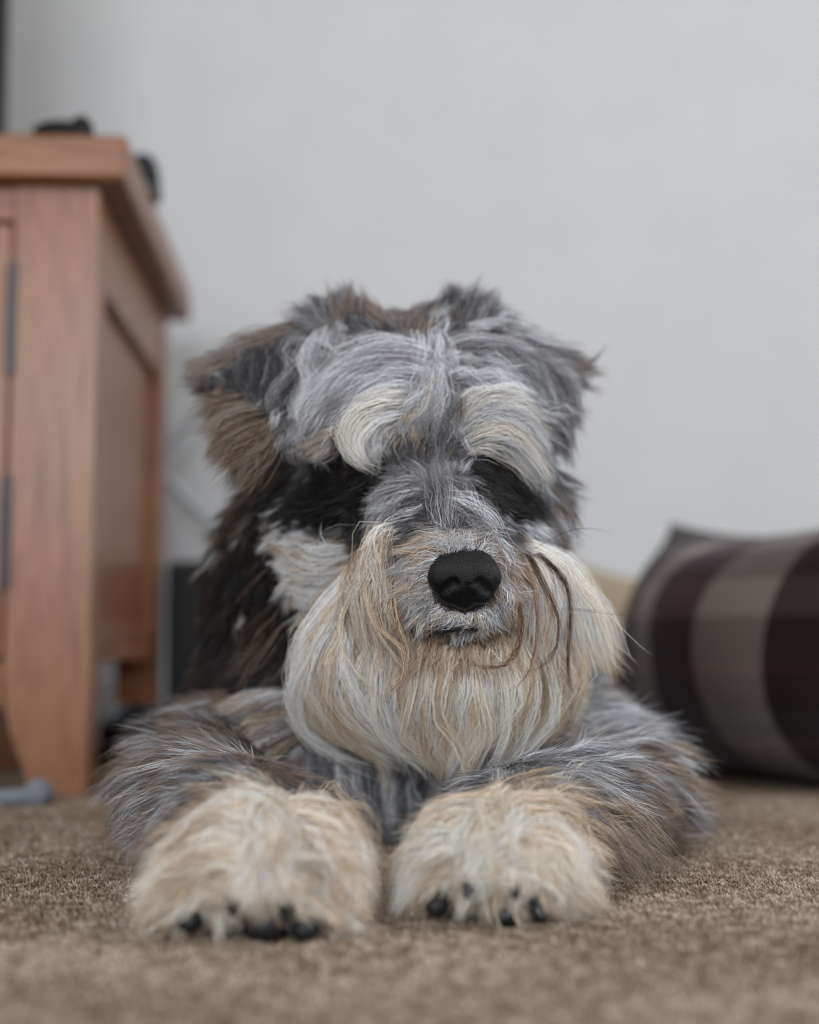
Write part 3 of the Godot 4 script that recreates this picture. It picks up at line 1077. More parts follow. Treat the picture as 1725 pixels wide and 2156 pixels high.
# px, py, flow x, flow y, length mm, lift, curl, colour, second colour, share of the second
const GROOM := [
	# top of the skull and forehead
	[860, 690, 0, -40, 22, 0.6, 0.3, 2, 7, 0.5], [800, 700, -15, -30, 20, 0.5, 0.3, 3, 2, 0.5], [930, 690, 10, -30, 20, 0.5, 0.3, 2, 1, 0.5],
	[730, 690, 5, -50, 26, 0.8, 0.3, 3, 7, 0.4], [690, 680, -15, -45, 20, 0.7, 0.4, 2, 1, 0.4],
	[880, 740, -25, 12, 22, 0.35, 0.5, 2, 1, 0.5], [800, 750, -45, 25, 30, 0.35, 0.6, 2, 0, 0.5], [720, 770, -40, 45, 34, 0.35, 0.6, 0, 2, 0.45], [690, 830, -30, 50, 30, 0.35, 0.6, 1, 0, 0.5],
	[790, 800, -50, 20, 34, 0.35, 0.6, 0, 2, 0.4], [870, 790, -25, 45, 32, 0.35, 0.6, 1, 2, 0.4], [930, 780, 15, 50, 30, 0.35, 0.6, 2, 1, 0.5], [960, 740, 25, 25, 24, 0.35, 0.6, 2, 0, 0.4],
	[1010, 790, 45, 15, 32, 0.35, 0.6, 0, 2, 0.4], [1060, 810, 45, 20, 30, 0.35, 0.6, 0, 3, 0.4], [960, 840, 5, 50, 28, 0.35, 0.5, 1, 0, 0.4], [1000, 850, 30, 25, 28, 0.35, 0.5, 0, 1, 0.4],
	[880, 860, -5, 45, 30, 0.35, 0.5, 1, 5, 0.3], [900, 920, 0, 25, 22, 0.4, 0.4, 2, 3, 0.4], [850, 950, -10, -35, 20, 0.35, 0.4, 3, 2, 0.4], [940, 930, 10, -40, 20, 0.35, 0.4, 3, 2, 0.4], [900, 980, -5, -30, 18, 0.3, 0.4, 2, 1, 0.5],
	# left ear, front of the flap
	[700, 740, -10, 55, 26, 0.4, 1.0, 0, 2, 0.5], [660, 720, -25, 35, 24, 0.4, 1.2, 1, 3, 0.5], [600, 720, -45, 15, 22, 0.4, 1.0, 2, 7, 0.5], [540, 740, -45, 5, 20, 0.4, 1.0, 7, 2, 0.5], [480, 760, -35, 15, 18, 0.4, 1.2, 3, 2, 0.4], [430, 785, -45, 5, 20, 0.5, 0.8, 7, 7, 0.3],
	[560, 800, -25, 25, 18, 0.4, 1.4, 3, 4, 0.3], [610, 800, -5, 40, 22, 0.4, 1.4, 3, 2, 0.4], [650, 810, 5, 55, 28, 0.4, 1.2, 0, 1, 0.5], [590, 860, -5, 40, 20, 0.4, 1.3, 3, 2, 0.5], [640, 870, -5, 45, 26, 0.4, 1.2, 2, 1, 0.4], [520, 790, -30, 25, 18, 0.4, 1.2, 3, 2, 0.5],
	# left ear, fringe behind
	[470, 830, -50, 25, 26, 0.45, 0.5, 7, 7, 0.2], [480, 890, -45, 40, 28, 0.45, 0.5, 7, 8, 0.3], [520, 930, -35, 50, 30, 0.45, 0.5, 7, 8, 0.5], [540, 980, -25, 50, 28, 0.4, 0.5, 8, 7, 0.4], [570, 920, -30, 50, 28, 0.4, 0.5, 8, 7, 0.3],
	# right ear
	[950, 690, 0, -55, 24, 0.8, 0.3, 3, 7, 0.4], [985, 680, 10, -50, 22, 0.8, 0.3, 3, 2, 0.5], [1020, 700, 45, -10, 26, 0.45, 0.5, 1, 0, 0.4], [1070, 720, 55, 15, 26, 0.45, 0.5, 1, 2, 0.5], [1130, 745, 50, 15, 26, 0.45, 0.5, 2, 1, 0.4], [1185, 770, 55, 0, 26, 0.5, 0.4, 7, 2, 0.5],
	[1040, 760, 45, 20, 24, 0.4, 0.5, 3, 2, 0.4], [1100, 790, 30, 45, 26, 0.4, 0.5, 3, 2, 0.3], [1150, 820, 20, 55, 28, 0.4, 0.5, 1, 2, 0.5], [1185, 830, 30, 45, 26, 0.45, 0.4, 7, 2, 0.5], [1160, 880, 10, 55, 26, 0.4, 0.5, 3, 1, 0.5], [1130, 860, 10, 55, 26, 0.4, 0.5, 2, 3, 0.4],
	# temple, eye patch and cheek on the left
	[650, 940, -50, 10, 24, 0.3, 0.5, 2, 3, 0.5], [600, 970, -50, 15, 24, 0.3, 0.5, 3, 7, 0.5], [590, 1040, -50, 20, 24, 0.3, 0.4, 3, 8, 0.5], [640, 1000, -45, 20, 22, 0.25, 0.4, 3, 8, 0.5], [640, 1080, -40, 20, 22, 0.25, 0.3, 4, 3, 0.35],
	[700, 1000, -35, 25, 16, 0.2, 0.3, 4, 8, 0.2], [740, 990, -20, 25, 12, 0.2, 0.3, 4, 8, 0.1], [790, 985, -15, 30, 12, 0.2, 0.3, 4, 3, 0.2], [690, 1060, -40, 30, 18, 0.2, 0.3, 4, 3, 0.15], [760, 1050, -30, 35, 18, 0.2, 0.3, 4, 3, 0.2], [720, 1100, -40, 20, 18, 0.25, 0.3, 4, 3, 0.4],
	[630, 1140, -50, -5, 14, 0.25, 0.3, 0, 5, 0.3], [630, 1200, -50, 15, 15, 0.25, 0.3, 0, 6, 0.3], [690, 1180, -55, 0, 26, 0.3, 0.3, 6, 5, 0.5], [660, 1230, -40, 30, 28, 0.35, 0.3, 6, 5, 0.4], [730, 1150, -50, 5, 22, 0.3, 0.3, 5, 2, 0.5],
	# eye patch and cheek on the right
	[1020, 980, 15, 25, 12, 0.2, 0.3, 4, 8, 0.2], [1060, 985, 30, 30, 14, 0.2, 0.3, 4, 8, 0.2], [1070, 1040, 35, 35, 18, 0.2, 0.3, 4, 8, 0.3], [1110, 1040, 35, 40, 24, 0.3, 0.3, 8, 3, 0.4], [1040, 1090, 30, 25, 20, 0.25, 0.4, 3, 2, 0.4], [1120, 980, 20, 60, 28, 0.35, 0.3, 0, 1, 0.4], [1140, 1060, 25, 50, 26, 0.35, 0.3, 2, 7, 0.4], [1120, 1120, 30, 30, 24, 0.35, 0.3, 0, 1, 0.3],
	# bridge of the muzzle
	[870, 1030, -35, 20, 20, 0.3, 0.5, 2, 1, 0.5], [830, 1060, -35, 40, 26, 0.35, 0.5, 0, 2, 0.5], [900, 1060, -20, 15, 16, 0.3, 0.5, 2, 3, 0.4], [950, 1050, 20, 20, 16, 0.3, 0.5, 1, 2, 0.5], [990, 1060, 35, 25, 20, 0.3, 0.5, 0, 2, 0.5], [900, 1110, -35, 15, 16, 0.3, 0.4, 3, 2, 0.4], [955, 1105, 5, -20, 12, 0.3, 0.4, 3, 2, 0.5], [1010, 1110, 35, 15, 18, 0.3, 0.4, 3, 2, 0.5],
	[900, 1145, -45, 12, 20, 0.3, 0.3, 5, 1, 0.5], [950, 1145, -25, -10, 12, 0.35, 0.3, 1, 5, 0.4], [990, 1142, 25, -5, 12, 0.35, 0.3, 0, 1, 0.4], [1040, 1155, 45, 25, 20, 0.3, 0.3, 7, 1, 0.5],
	# round the nose and the lips
	[870, 1200, -35, 15, 18, 0.35, 0.3, 1, 5, 0.5], [880, 1260, -30, 30, 22, 0.35, 0.3, 1, 6, 0.5], [930, 1295, -12, 30, 16, 0.35, 0.2, 0, 2, 0.4], [975, 1310, 0, 30, 12, 0.35, 0.2, 0, 2, 0.4], [1020, 1295, 15, 30, 16, 0.35, 0.2, 0, 2, 0.4], [1070, 1240, 30, 30, 20, 0.35, 0.3, 1, 5, 0.5], [1080, 1200, 30, 25, 18, 0.35, 0.3, 7, 5, 0.5],
	[900, 1320, -15, 35, 24, 0.35, 0.3, 5, 7, 0.3], [1040, 1320, 15, 35, 24, 0.35, 0.3, 5, 7, 0.3], [960, 1375, 0, 40, 40, 0.35, 0.3, 5, 6, 0.4],
	# neck
	[555, 1110, -20, 45, 22, 0.35, 0.6, 8, 4, 0.4], [560, 1170, -20, 45, 22, 0.35, 0.6, 4, 8, 0.4], [580, 1245, -15, 45, 22, 0.35, 0.6, 4, 8, 0.4], [620, 1290, -5, 45, 22, 0.35, 0.6, 4, 8, 0.4],
	[520, 1060, -20, 45, 24, 0.4, 0.7, 8, 7, 0.15], [500, 1160, -20, 45, 26, 0.4, 0.8, 8, 4, 0.3], [470, 1280, -18, 45, 26, 0.45, 0.8, 8, 4, 0.25], [560, 1220, -10, 45, 26, 0.35, 0.9, 8, 4, 0.4], [600, 1330, -5, 45, 26, 0.35, 0.9, 4, 8, 0.4], [490, 1400, -18, 45, 28, 0.4, 0.8, 8, 4, 0.3], [570, 1430, -10, 45, 28, 0.35, 0.8, 8, 4, 0.4], [1150, 1300, 25, 45, 26, 0.4, 0.5, 3, 8, 0.5], [800, 1350, 0, 45, 30, 0.3, 0.5, 4, 8, 0.4],
	# shoulders and chest
	[480, 1500, -50, 28, 32, 0.35, 0.5, 7, 1, 0.35], [420, 1560, -55, 32, 34, 0.35, 0.5, 7, 1, 0.4], [480, 1590, -50, 40, 34, 0.3, 0.5, 0, 7, 0.5], [370, 1640, -55, 25, 34, 0.35, 0.5, 7, 1, 0.3], [340, 1720, -50, 25, 34, 0.35, 0.4, 7, 1, 0.25], [560, 1560, -20, 45, 30, 0.3, 0.5, 7, 2, 0.4], [600, 1620, -5, 45, 30, 0.3, 0.4, 7, 2, 0.5], [450, 1660, -50, 30, 30, 0.3, 0.5, 1, 3, 0.5],
	[700, 1640, 15, 50, 34, 0.3, 0.5, 2, 1, 0.4], [760, 1700, 15, 50, 34, 0.3, 0.5, 1, 2, 0.4], [850, 1650, 0, 50, 34, 0.3, 0.5, 2, 3, 0.5], [880, 1720, 0, 50, 30, 0.3, 0.5, 2, 3, 0.5], [950, 1620, -10, 50, 34, 0.3, 0.5, 2, 1, 0.4], [820, 1760, 0, 50, 30, 0.3, 0.5, 3, 2, 0.5],
	[1100, 1540, 30, 35, 32, 0.3, 0.6, 1, 0, 0.4], [1190, 1540, 50, 20, 34, 0.35, 0.6, 1, 0, 0.5], [1180, 1600, 45, 35, 38, 0.4, 0.7, 0, 2, 0.4], [1240, 1590, 55, 15, 36, 0.4, 0.6, 0, 2, 0.4], [1100, 1620, 5, 45, 34, 0.35, 0.6, 1, 2, 0.5], [1290, 1630, 55, 10, 34, 0.4, 0.5, 7, 1, 0.4], [1350, 1670, 55, 5, 36, 0.4, 0.4, 7, 2, 0.3], [1370, 1740, 50, 20, 36, 0.35, 0.4, 7, 1, 0.3], [1300, 1720, 50, 20, 34, 0.3, 0.5, 7, 5, 0.4],
	# left fore leg and paw
	[560, 1665, -10, -20, 22, 0.5, 1.2, 6, 5, 0.4], [470, 1700, -40, 5, 26, 0.45, 1.0, 5, 7, 0.4], [620, 1700, 35, 0, 28, 0.4, 1.0, 6, 0, 0.4], [540, 1720, -30, 25, 28, 0.35, 0.9, 0, 5, 0.4], [690, 1740, 40, 15, 28, 0.45, 1.0, 6, 5, 0.4], [740, 1800, 35, 25, 26, 0.45, 0.9, 6, 5, 0.5], [720, 1880, 30, 30, 26, 0.45, 0.7, 5, 6, 0.3], [410, 1770, -45, 15, 28, 0.4, 0.8, 6, 5, 0.5], [350, 1830, -40, 30, 28, 0.45, 0.7, 5, 6, 0.4], [350, 1910, -30, 30, 24, 0.4, 0.6, 5, 7, 0.4],
	[520, 1790, -20, 40, 30, 0.35, 0.8, 6, 5, 0.5], [620, 1800, 20, 35, 30, 0.35, 0.8, 5, 6, 0.5], [440, 1860, -25, 35, 26, 0.35, 0.9, 6, 5, 0.5], [540, 1860, 0, 40, 22, 0.35, 0.7, 5, 7, 0.3], [640, 1870, 25, 35, 26, 0.35, 0.7, 5, 6, 0.3], [600, 1920, 10, 30, 14, 0.35, 0.5, 5, 7, 0.4], [430, 1930, -10, 30, 14, 0.35, 0.5, 5, 7, 0.4],
	# right fore leg and paw
	[1000, 1690, -20, -10, 24, 0.45, 1.0, 6, 5, 0.5], [1070, 1670, 0, -25, 22, 0.5, 1.0, 5, 7, 0.4], [1150, 1680, 15, -25, 28, 0.5, 0.8, 5, 6, 0.3], [930, 1730, -40, 15, 28, 0.4, 0.9, 6, 5, 0.4], [880, 1790, -40, 30, 28, 0.4, 0.9, 6, 5, 0.4], [980, 1770, -30, 25, 28, 0.35, 0.9, 5, 6, 0.5], [1060, 1730, 30, 5, 28, 0.4, 0.9, 6, 5, 0.4], [1080, 1780, 15, 35, 28, 0.35, 0.8, 5, 6, 0.4], [1160, 1750, 40, 20, 30, 0.4, 0.7, 5, 6, 0.3], [1160, 1830, 25, 40, 28, 0.4, 0.7, 5, 6, 0.4], [1230, 1780, 45, 30, 32, 0.4, 0.5, 5, 7, 0.4], [1230, 1720, 45, 10, 30, 0.4, 0.5, 5, 7, 0.5],
	[880, 1860, -20, 35, 24, 0.35, 0.7, 5, 9, 0.15], [960, 1830, -25, 25, 26, 0.35, 0.9, 6, 5, 0.5], [1040, 1830, -10, 40, 26, 0.35, 0.9, 6, 5, 0.5], [1100, 1850, 10, 40, 24, 0.35, 0.7, 5, 6, 0.4], [1000, 1890, -5, 30, 14, 0.35, 0.5, 5, 6, 0.4], [1180, 1890, 15, 30, 22, 0.4, 0.5, 5, 6, 0.4],
]

# guides in depth too: px, py, depth, world direction, length, lift, curl, colours (back, flanks, haunches)
func far_controls() -> Array:
	return [
		[P(700, 900, 1.08), Vector3(-0.3, 0.0, -1), 24, 0.35, 0.5, K, N, 0.3], [P(900, 850, 1.05), Vector3(0, 0.2, -1), 22, 0.4, 0.4, D, G_, 0.5],
		[P(800, 1150, 1.12), Vector3(0, -0.2, -1), 26, 0.3, 0.5, K, D, 0.4], [P(900, 1250, 1.25), Vector3(0, 0, -1), 26, 0.3, 0.5, D, G_, 0.5],
		[P(1250, 1480, 1.25), Vector3(0.3, -0.6, -0.8), 30, 0.3, 0.5, G_, D, 0.5], [P(560, 1480, 1.25), Vector3(-0.3, -0.6, -0.8), 30, 0.3, 0.5, N, D, 0.5],
		[P(950, 1250, 1.55), Vector3(0, 0, -1), 26, 0.3, 0.5, D, G_, 0.5], [P(950, 1500, 1.64), Vector3(0, -0.8, -0.4), 26, 0.3, 0.5, D, G_, 0.5],
		[P(1150, 1550, 1.5), Vector3(0.3, -0.6, -0.6), 28, 0.3, 0.5, G_, D, 0.5], [P(700, 1550, 1.5), Vector3(-0.3, -0.6, -0.6), 28, 0.3, 0.5, G_, D, 0.5]]

var ctl_p := PackedVector3Array()
var ctl_d := PackedVector3Array()
var ctl_f := []      # length, lift, curl, c1, c2, share

func make_controls() -> void:
	palette()
	for g in GROOM:
		ctl_p.append(hit(g[0], g[1]))
		ctl_d.append(cam_basis * Vector3(g[2], -g[3], 0).normalized())
		ctl_f.append([g[4] * 0.00105, g[5] * 0.9, g[6], g[7], g[8], g[9]])
	for g in far_controls():
		ctl_p.append(g[0])
		ctl_d.append(g[1].normalized())
		ctl_f.append([g[2] * 0.001, g[3], g[4], g[5], g[6], g[7]])

func jitter(c: Color, a: float) -> Color:
	var k := 1.0 + rng.randf_range(-a, a)
	return Color(minf(c.r * k, 1), minf(c.g * k, 1), minf(c.b * k, 1))

func build_fur(dog: Node3D) -> void:
	# area table of the body's triangles, thinner where it faces away
	var nt := body_i.size() / 3
	var cum := PackedFloat32Array()
	cum.resize(nt)
	var total := 0.0
	for k in nt:
		var a := body_v[body_i[3 * k]]
		var b := body_v[body_i[3 * k + 1]]
		var c := body_v[body_i[3 * k + 2]]
		var n := body_n[body_i[3 * k]]
		var ar := (b - a).cross(c - a).length() * 0.5
		var face := n.dot((EYE - a).normalized())
		var w := 1.0 if face > -0.3 else 0.3
		if a.z < -1.12:
			w *= 0.26
		elif a.y < 0.006:
			w = 0.03
		elif a.z > -0.97 and a.y > 0.15:
			w *= 2.6
		elif a.z > -0.86:
			w *= 2.0
		total += ar * w
		cum[k] = total
	var clumps := 5000
	var per := 28
	var hair := Hair.new()
	hair.room(clumps * per)
	var nc := ctl_p.size()
	var wts := PackedFloat32Array()
	wts.resize(nc)
	var nose_p := P(975, 1222, 0.806)
	var eye_p := [hit(772, 992), hit(1032, 985)]
	var pts := PackedVector3Array()
	pts.resize(SEG)
	var gp := PackedVector3Array()
	gp.resize(SEG)
	for ci in clumps:
		var k := cum.bsearch(rng.randf() * total)
		k = mini(k, nt - 1)
		var u := sqrt(rng.randf())
		var vv := rng.randf()
		var ia := body_i[3 * k]
		var ib := body_i[3 * k + 1]
		var ic := body_i[3 * k + 2]
		var p := body_v[ia] * (1.0 - u) + body_v[ib] * (u * (1.0 - vv)) + body_v[ic] * (u * vv)
		var n := (body_n[ia] * (1.0 - u) + body_n[ib] * (u * (1.0 - vv)) + body_n[ic] * (u * vv)).normalized()
		if p.distance_to(nose_p) < 0.0165 or p.distance_to(eye_p[0]) < 0.005 or p.distance_to(eye_p[1]) < 0.005:
			continue
		var sum := 0.0
		var flow := Vector3.ZERO
		var ln := 0.0
		var lift := 0.0
		var curl := 0.0
		for j in nc:
			var d2 := ctl_p[j].distance_squared_to(p) + 0.00004
			var w := 1.0 / (d2 * d2)
			wts[j] = w
			if w < 40000.0 and j > 0 and sum > w * 400.0:
				continue
			sum += w
			flow += ctl_d[j] * w
			ln += ctl_f[j][0] * w
			lift += ctl_f[j][1] * w
			curl += ctl_f[j][2] * w
		ln /= sum
		lift /= sum
		curl /= sum
		flow = flow.normalized()
		# colour: one control drawn by weight
		var pick := func() -> int:
			var r := rng.randf() * sum
			for j in nc:
				r -= wts[j]
				if r <= 0.0:
					return j
			return 0
		var own: Array = ctl_f[pick.call()]
		var main: int = own[4] if rng.randf() < own[5] else own[3]
		var other: int = own[3] if rng.randf() < 0.5 else own[4]
		var tan := flow - n * flow.dot(n)
		if tan.length() < 0.15:
			tan += Vector3(0, -0.3, 0) - n * (-0.3 * n.y)
		tan = tan.normalized()
		var side := n.cross(tan)
		var ang := rng.randfn(0.0, 0.22)
		tan = tan * cos(ang) + side * sin(ang)
		side = n.cross(tan)
		# guide of the clump
		ln *= rng.randf_range(0.75, 1.15)
		var d := (tan * (1.0 - lift) + n * lift).normalized()
		var d1 := (tan + n * 0.02 + Vector3(0, -0.12, 0)).normalized()
		var ph := rng.randf() * TAU
		var turn := rng.randfn(0.0, 0.5) * curl
		gp[0] = p - n * 0.002
		for q in range(1, SEG):
			var t := q / float(SEG - 1)
			var dd := d.slerp(d1, minf(t * 1.1, 1.0))
			dd = (dd + side * (turn * t + 0.45 * curl * sin(ph + t * 5.0)) + n * (0.25 * curl * cos(ph + t * 5.0))).normalized()
			gp[q] = gp[q - 1] + dd * (ln / (SEG - 1))
			if gp[q].y < 0.004:
				gp[q].y = 0.004 + rng.randf() * 0.002
		var rad := 0.0052
		for s in per:
			var a1 := rng.randf_range(-1, 1) * rad
			var a2 := rng.randf_range(-1, 1) * rad
			var off := tan * a1 + side * a2
			var l := rng.randf_range(0.7, 1.08)
			var stray := 1.0 if rng.randf() > 0.16 else 3.0
			var drift := (side * rng.randf_range(-1, 1) + n * rng.randf_range(-0.5, 1)) * ln * 0.10 * stray
			for q in SEG:
				var t := q / float(SEG - 1)
				pts[q] = gp[0].lerp(gp[q], l) if q == 0 else gp[0] + (gp[q] - gp[0]) * l
				pts[q] += off * (1.0 - 0.82 * t) + drift * t * t
			var ci2: int = main if rng.randf() < 0.72 else other
			if main != K and main != B:
				var r := rng.randf()
				if r < 0.10:
					ci2 = N if main == T or main == C else D
				elif r < 0.17:
					ci2 = T if main == C else G_
			var c0 := jitter(pal[ci2], 0.2)
			var up := (n + side * rng.randf_range(-0.7, 0.7)).normalized()
			hair.put(pts, rng.randf_range(0.00014, 0.00022), up, c0, c0)
	add_hair(dog, "fur", hair)
	# short dense undercoat between the locks: small tufts by the thousand
	var tr := RandomNumberGenerator.new()
	for variant in 3:
		tr.seed = 100 + variant
		var tuft := Hair.new()
		for k in 26:
			var x0 := tr.randf_range(-0.0042, 0.0042)
			var z0 := tr.randf_range(-0.0042, 0.0042)
			var ln := tr.randf_range(0.6, 1.1) * 0.014
			var yaw := tr.randfn(0, 0.35)
			var rise := tr.randf_range(0.25, 0.7)
			var bend := tr.randfn(0, 0.5)
			pts[0] = Vector3(x0, -0.0012, z0)
			for q in range(1, SEG):
				var t := q / float(SEG - 1)
				var up := rise * (1.0 - 1.1 * t)
				var y := yaw + bend * t
				pts[q] = pts[q - 1] + Vector3(cos(y), up, sin(y)).normalized() * ln / (SEG - 1)
			var v := tr.randf_range(0.78, 1.0)
			if tr.randf() < 0.15:
				v *= 0.7
			tuft.put(pts, tr.randf_range(0.00015, 0.00022), Vector3(tr.randfn(0, 0.4), 1, tr.randfn(0, 0.4)), Color(v, v, v), Color(v, v, v))
		var mm := MultiMesh.new()
		mm.transform_format = MultiMesh.TRANSFORM_3D
		mm.use_colors = true
		mm.mesh = tuft.mesh(M.hair)
		var xs: Array[Transform3D] = []
		var cs: Array[Color] = []
		for rep in 11000:
			var k := mini(cum.bsearch(rng.randf() * total), nt - 1)
			var u := sqrt(rng.randf())
			var vv := rng.randf()
			var ia := body_i[3 * k]
			var ib := body_i[3 * k + 1]
			var ic := body_i[3 * k + 2]
			var p := body_v[ia] * (1.0 - u) + body_v[ib] * (u * (1.0 - vv)) + body_v[ic] * (u * vv)
			var n := body_n[ia]
			if p.distance_to(nose_p) < 0.0165 or p.distance_to(eye_p[0]) < 0.005 or p.distance_to(eye_p[1]) < 0.005:
				continue
			var best := 9.0
			var bj := 0
			var flow := Vector3.ZERO
			for j in nc:
				var d0 := ctl_p[j].distance_squared_to(p)
				flow += ctl_d[j] / ((d0 + 0.00004) * (d0 + 0.00004))
				var d2 := d0 * rng.randf_range(0.7, 1.4)
				if d2 < best:
					best = d2
					bj = j
			flow = flow.normalized()
			var tan := flow - n * flow.dot(n)
			if tan.length() < 0.05:
				tan = n.cross(Vector3.RIGHT)
			tan = tan.normalized()
			tan = tan.rotated(n, rng.randfn(0, 0.45))
			var sc: float = clampf(ctl_f[bj][0] / 0.030, 0.45, 1.1) * rng.randf_range(0.8, 1.15)
			xs.append(Transform3D(Basis(tan * sc, n * sc * clampf(ctl_f[bj][1] * 2.0, 0.5, 1.2), tan.cross(n) * sc), p - dog.position))
			var ck: int = ctl_f[bj][4] if rng.randf() < ctl_f[bj][5] else ctl_f[bj][3]
			cs.append(jitter(pal[ck], 0.15))
		mm.instance_count = xs.size()
		for k in xs.size():
			mm.set_instance_transform(k, xs[k])
			mm.set_instance_color(k, cs[k])
		var o := MultiMeshInstance3D.new()
		o.name = "undercoat"
		o.multimesh = mm
		o.set_meta("kind", "stuff")
		dog.add_child(o, true)

func add_hair(dog: Node3D, called: String, h: Hair) -> MeshInstance3D:
	var mi := MeshInstance3D.new()
	mi.name = called
	mi.mesh = h.mesh(M.hair)
	mi.position = -dog.position
	mi.set_meta("kind", "stuff")
	dog.add_child(mi, true)
	return mi

# a lock of hair along px, py, depth points: n hairs, spread r0 at the root, r1 in the middle, r2 at the tip (metres)
func lock(h: Hair, path: Array, n: int, r0: float, r1: float, r2: float, c1: int, c2: int, share: float, tip := -1, wide := 0.0002, wob := 1.0, wave := 0.0) -> void:
	var cv: Array[Vector3] = []
	for q in path:
		cv.append(P(q[0], q[1], q[2]))
	var m := cv.size() - 1
	var pts := PackedVector3Array()
	pts.resize(SEG)
	var axis := (cv[m] - cv[0]).normalized()
	var e1 := axis.cross(Vector3(0, 0, 1)).normalized()
	var e2 := e1.cross(axis).normalized()
	var ph := rng.randf() * TAU
	var fq := rng.randf_range(5.0, 11.0)
	for k in n:
		var a := rng.randf() * TAU
		var rr := sqrt(rng.randf())
		var o := e1 * cos(a) * rr + e2 * sin(a) * rr
		var l := rng.randf_range(0.72, 1.05)
		var w1 := Vector3(rng.randfn(), rng.randfn(), rng.randfn()) * 0.0016 * wob
		var w2 := Vector3(rng.randfn(), rng.randfn(), rng.randfn()) * 0.0022 * wob
		for q in SEG:
			var t := q / float(SEG - 1)
			var f := minf(t * l, 1.0) * m
			var i := mini(int(f), m - 1)
			var p := cv[i].cubic_interpolate(cv[i + 1], cv[maxi(i - 1, 0)], cv[mini(i + 2, m)], f - i)
			var r := lerpf(r0, r1, t * 2.0) if t < 0.5 else lerpf(r1, r2, t * 2.0 - 1.0)
			pts[q] = p + o * r + w1 * sin(t * PI) + w2 * t * t + (e1 * sin(ph + fq * t) + e2 * 0.6 * cos(ph + fq * t)) * wave * minf(t * 2.0, 1.0)
			if pts[q].y < 0.004:
				pts[q].y = 0.004
		var c := jitter(pal[c2 if rng.randf() < share else c1], 0.12)
		var ct := c if tip < 0 else c.lerp(pal[tip], rng.randf_range(0.4, 0.9))
		var up := (Vector3(rng.randfn(0, 0.5), rng.randfn(0, 0.5) + 0.3, 1)).normalized()
		h.put(pts, wide * rng.randf_range(0.75, 1.15), up, c, ct)

# guides across a sheet of hair: paths with the same number of points are blended
func sheet(h: Hair, paths: Array, locks: int, n: int, spread: float, r: Array, cols: Array, tip := -1, wide := 0.0002, depth := 0.006, reach := 1.0, wave := 0.0016) -> void:
	var m := paths.size() - 1
	for k in locks:
		var u := clampf((k + rng.randf_range(-0.4, 1.4)) / locks, 0, 0.999) * m
		var i := int(u)
		var f := u - i
		var o := Vector3(rng.randfn(0, spread), rng.randfn(0, spread), absf(rng.randfn(0, depth)))
		var path := []
		var cnt: int = paths[i].size()
		for q in cnt:
			var a: Array = paths[i][q]
			var b: Array = paths[i + 1][q]
			var t := q / float(cnt - 1)
			var s := 0.4 + 0.9 * t
			if q == cnt - 1 and reach < 1.0:
				var pa: Array = path[q - 1]
				path.append([lerpf(pa[0], lerpf(a[0], b[0], f), reach), lerpf(pa[1], lerpf(a[1], b[1], f), reach * rng.randf_range(0.5, 1.0)), lerpf(a[2], b[2], f) + o.z])
				continue
			path.append([lerpf(a[0], b[0], f) + o.x * s + rng.randfn(0, spread * 0.8 * t), lerpf(a[1], b[1], f) + o.y * s + rng.randfn(0, spread * 0.9 * t * t), lerpf(a[2], b[2], f) + o.z])
		var c: Array = cols[rng.randi() % cols.size()]
		lock(h, path, n, r[0], r[1], r[2], c[0], c[1], 0.35, tip, wide, 1.0, wave * rng.randf_range(0.2, 1.6))

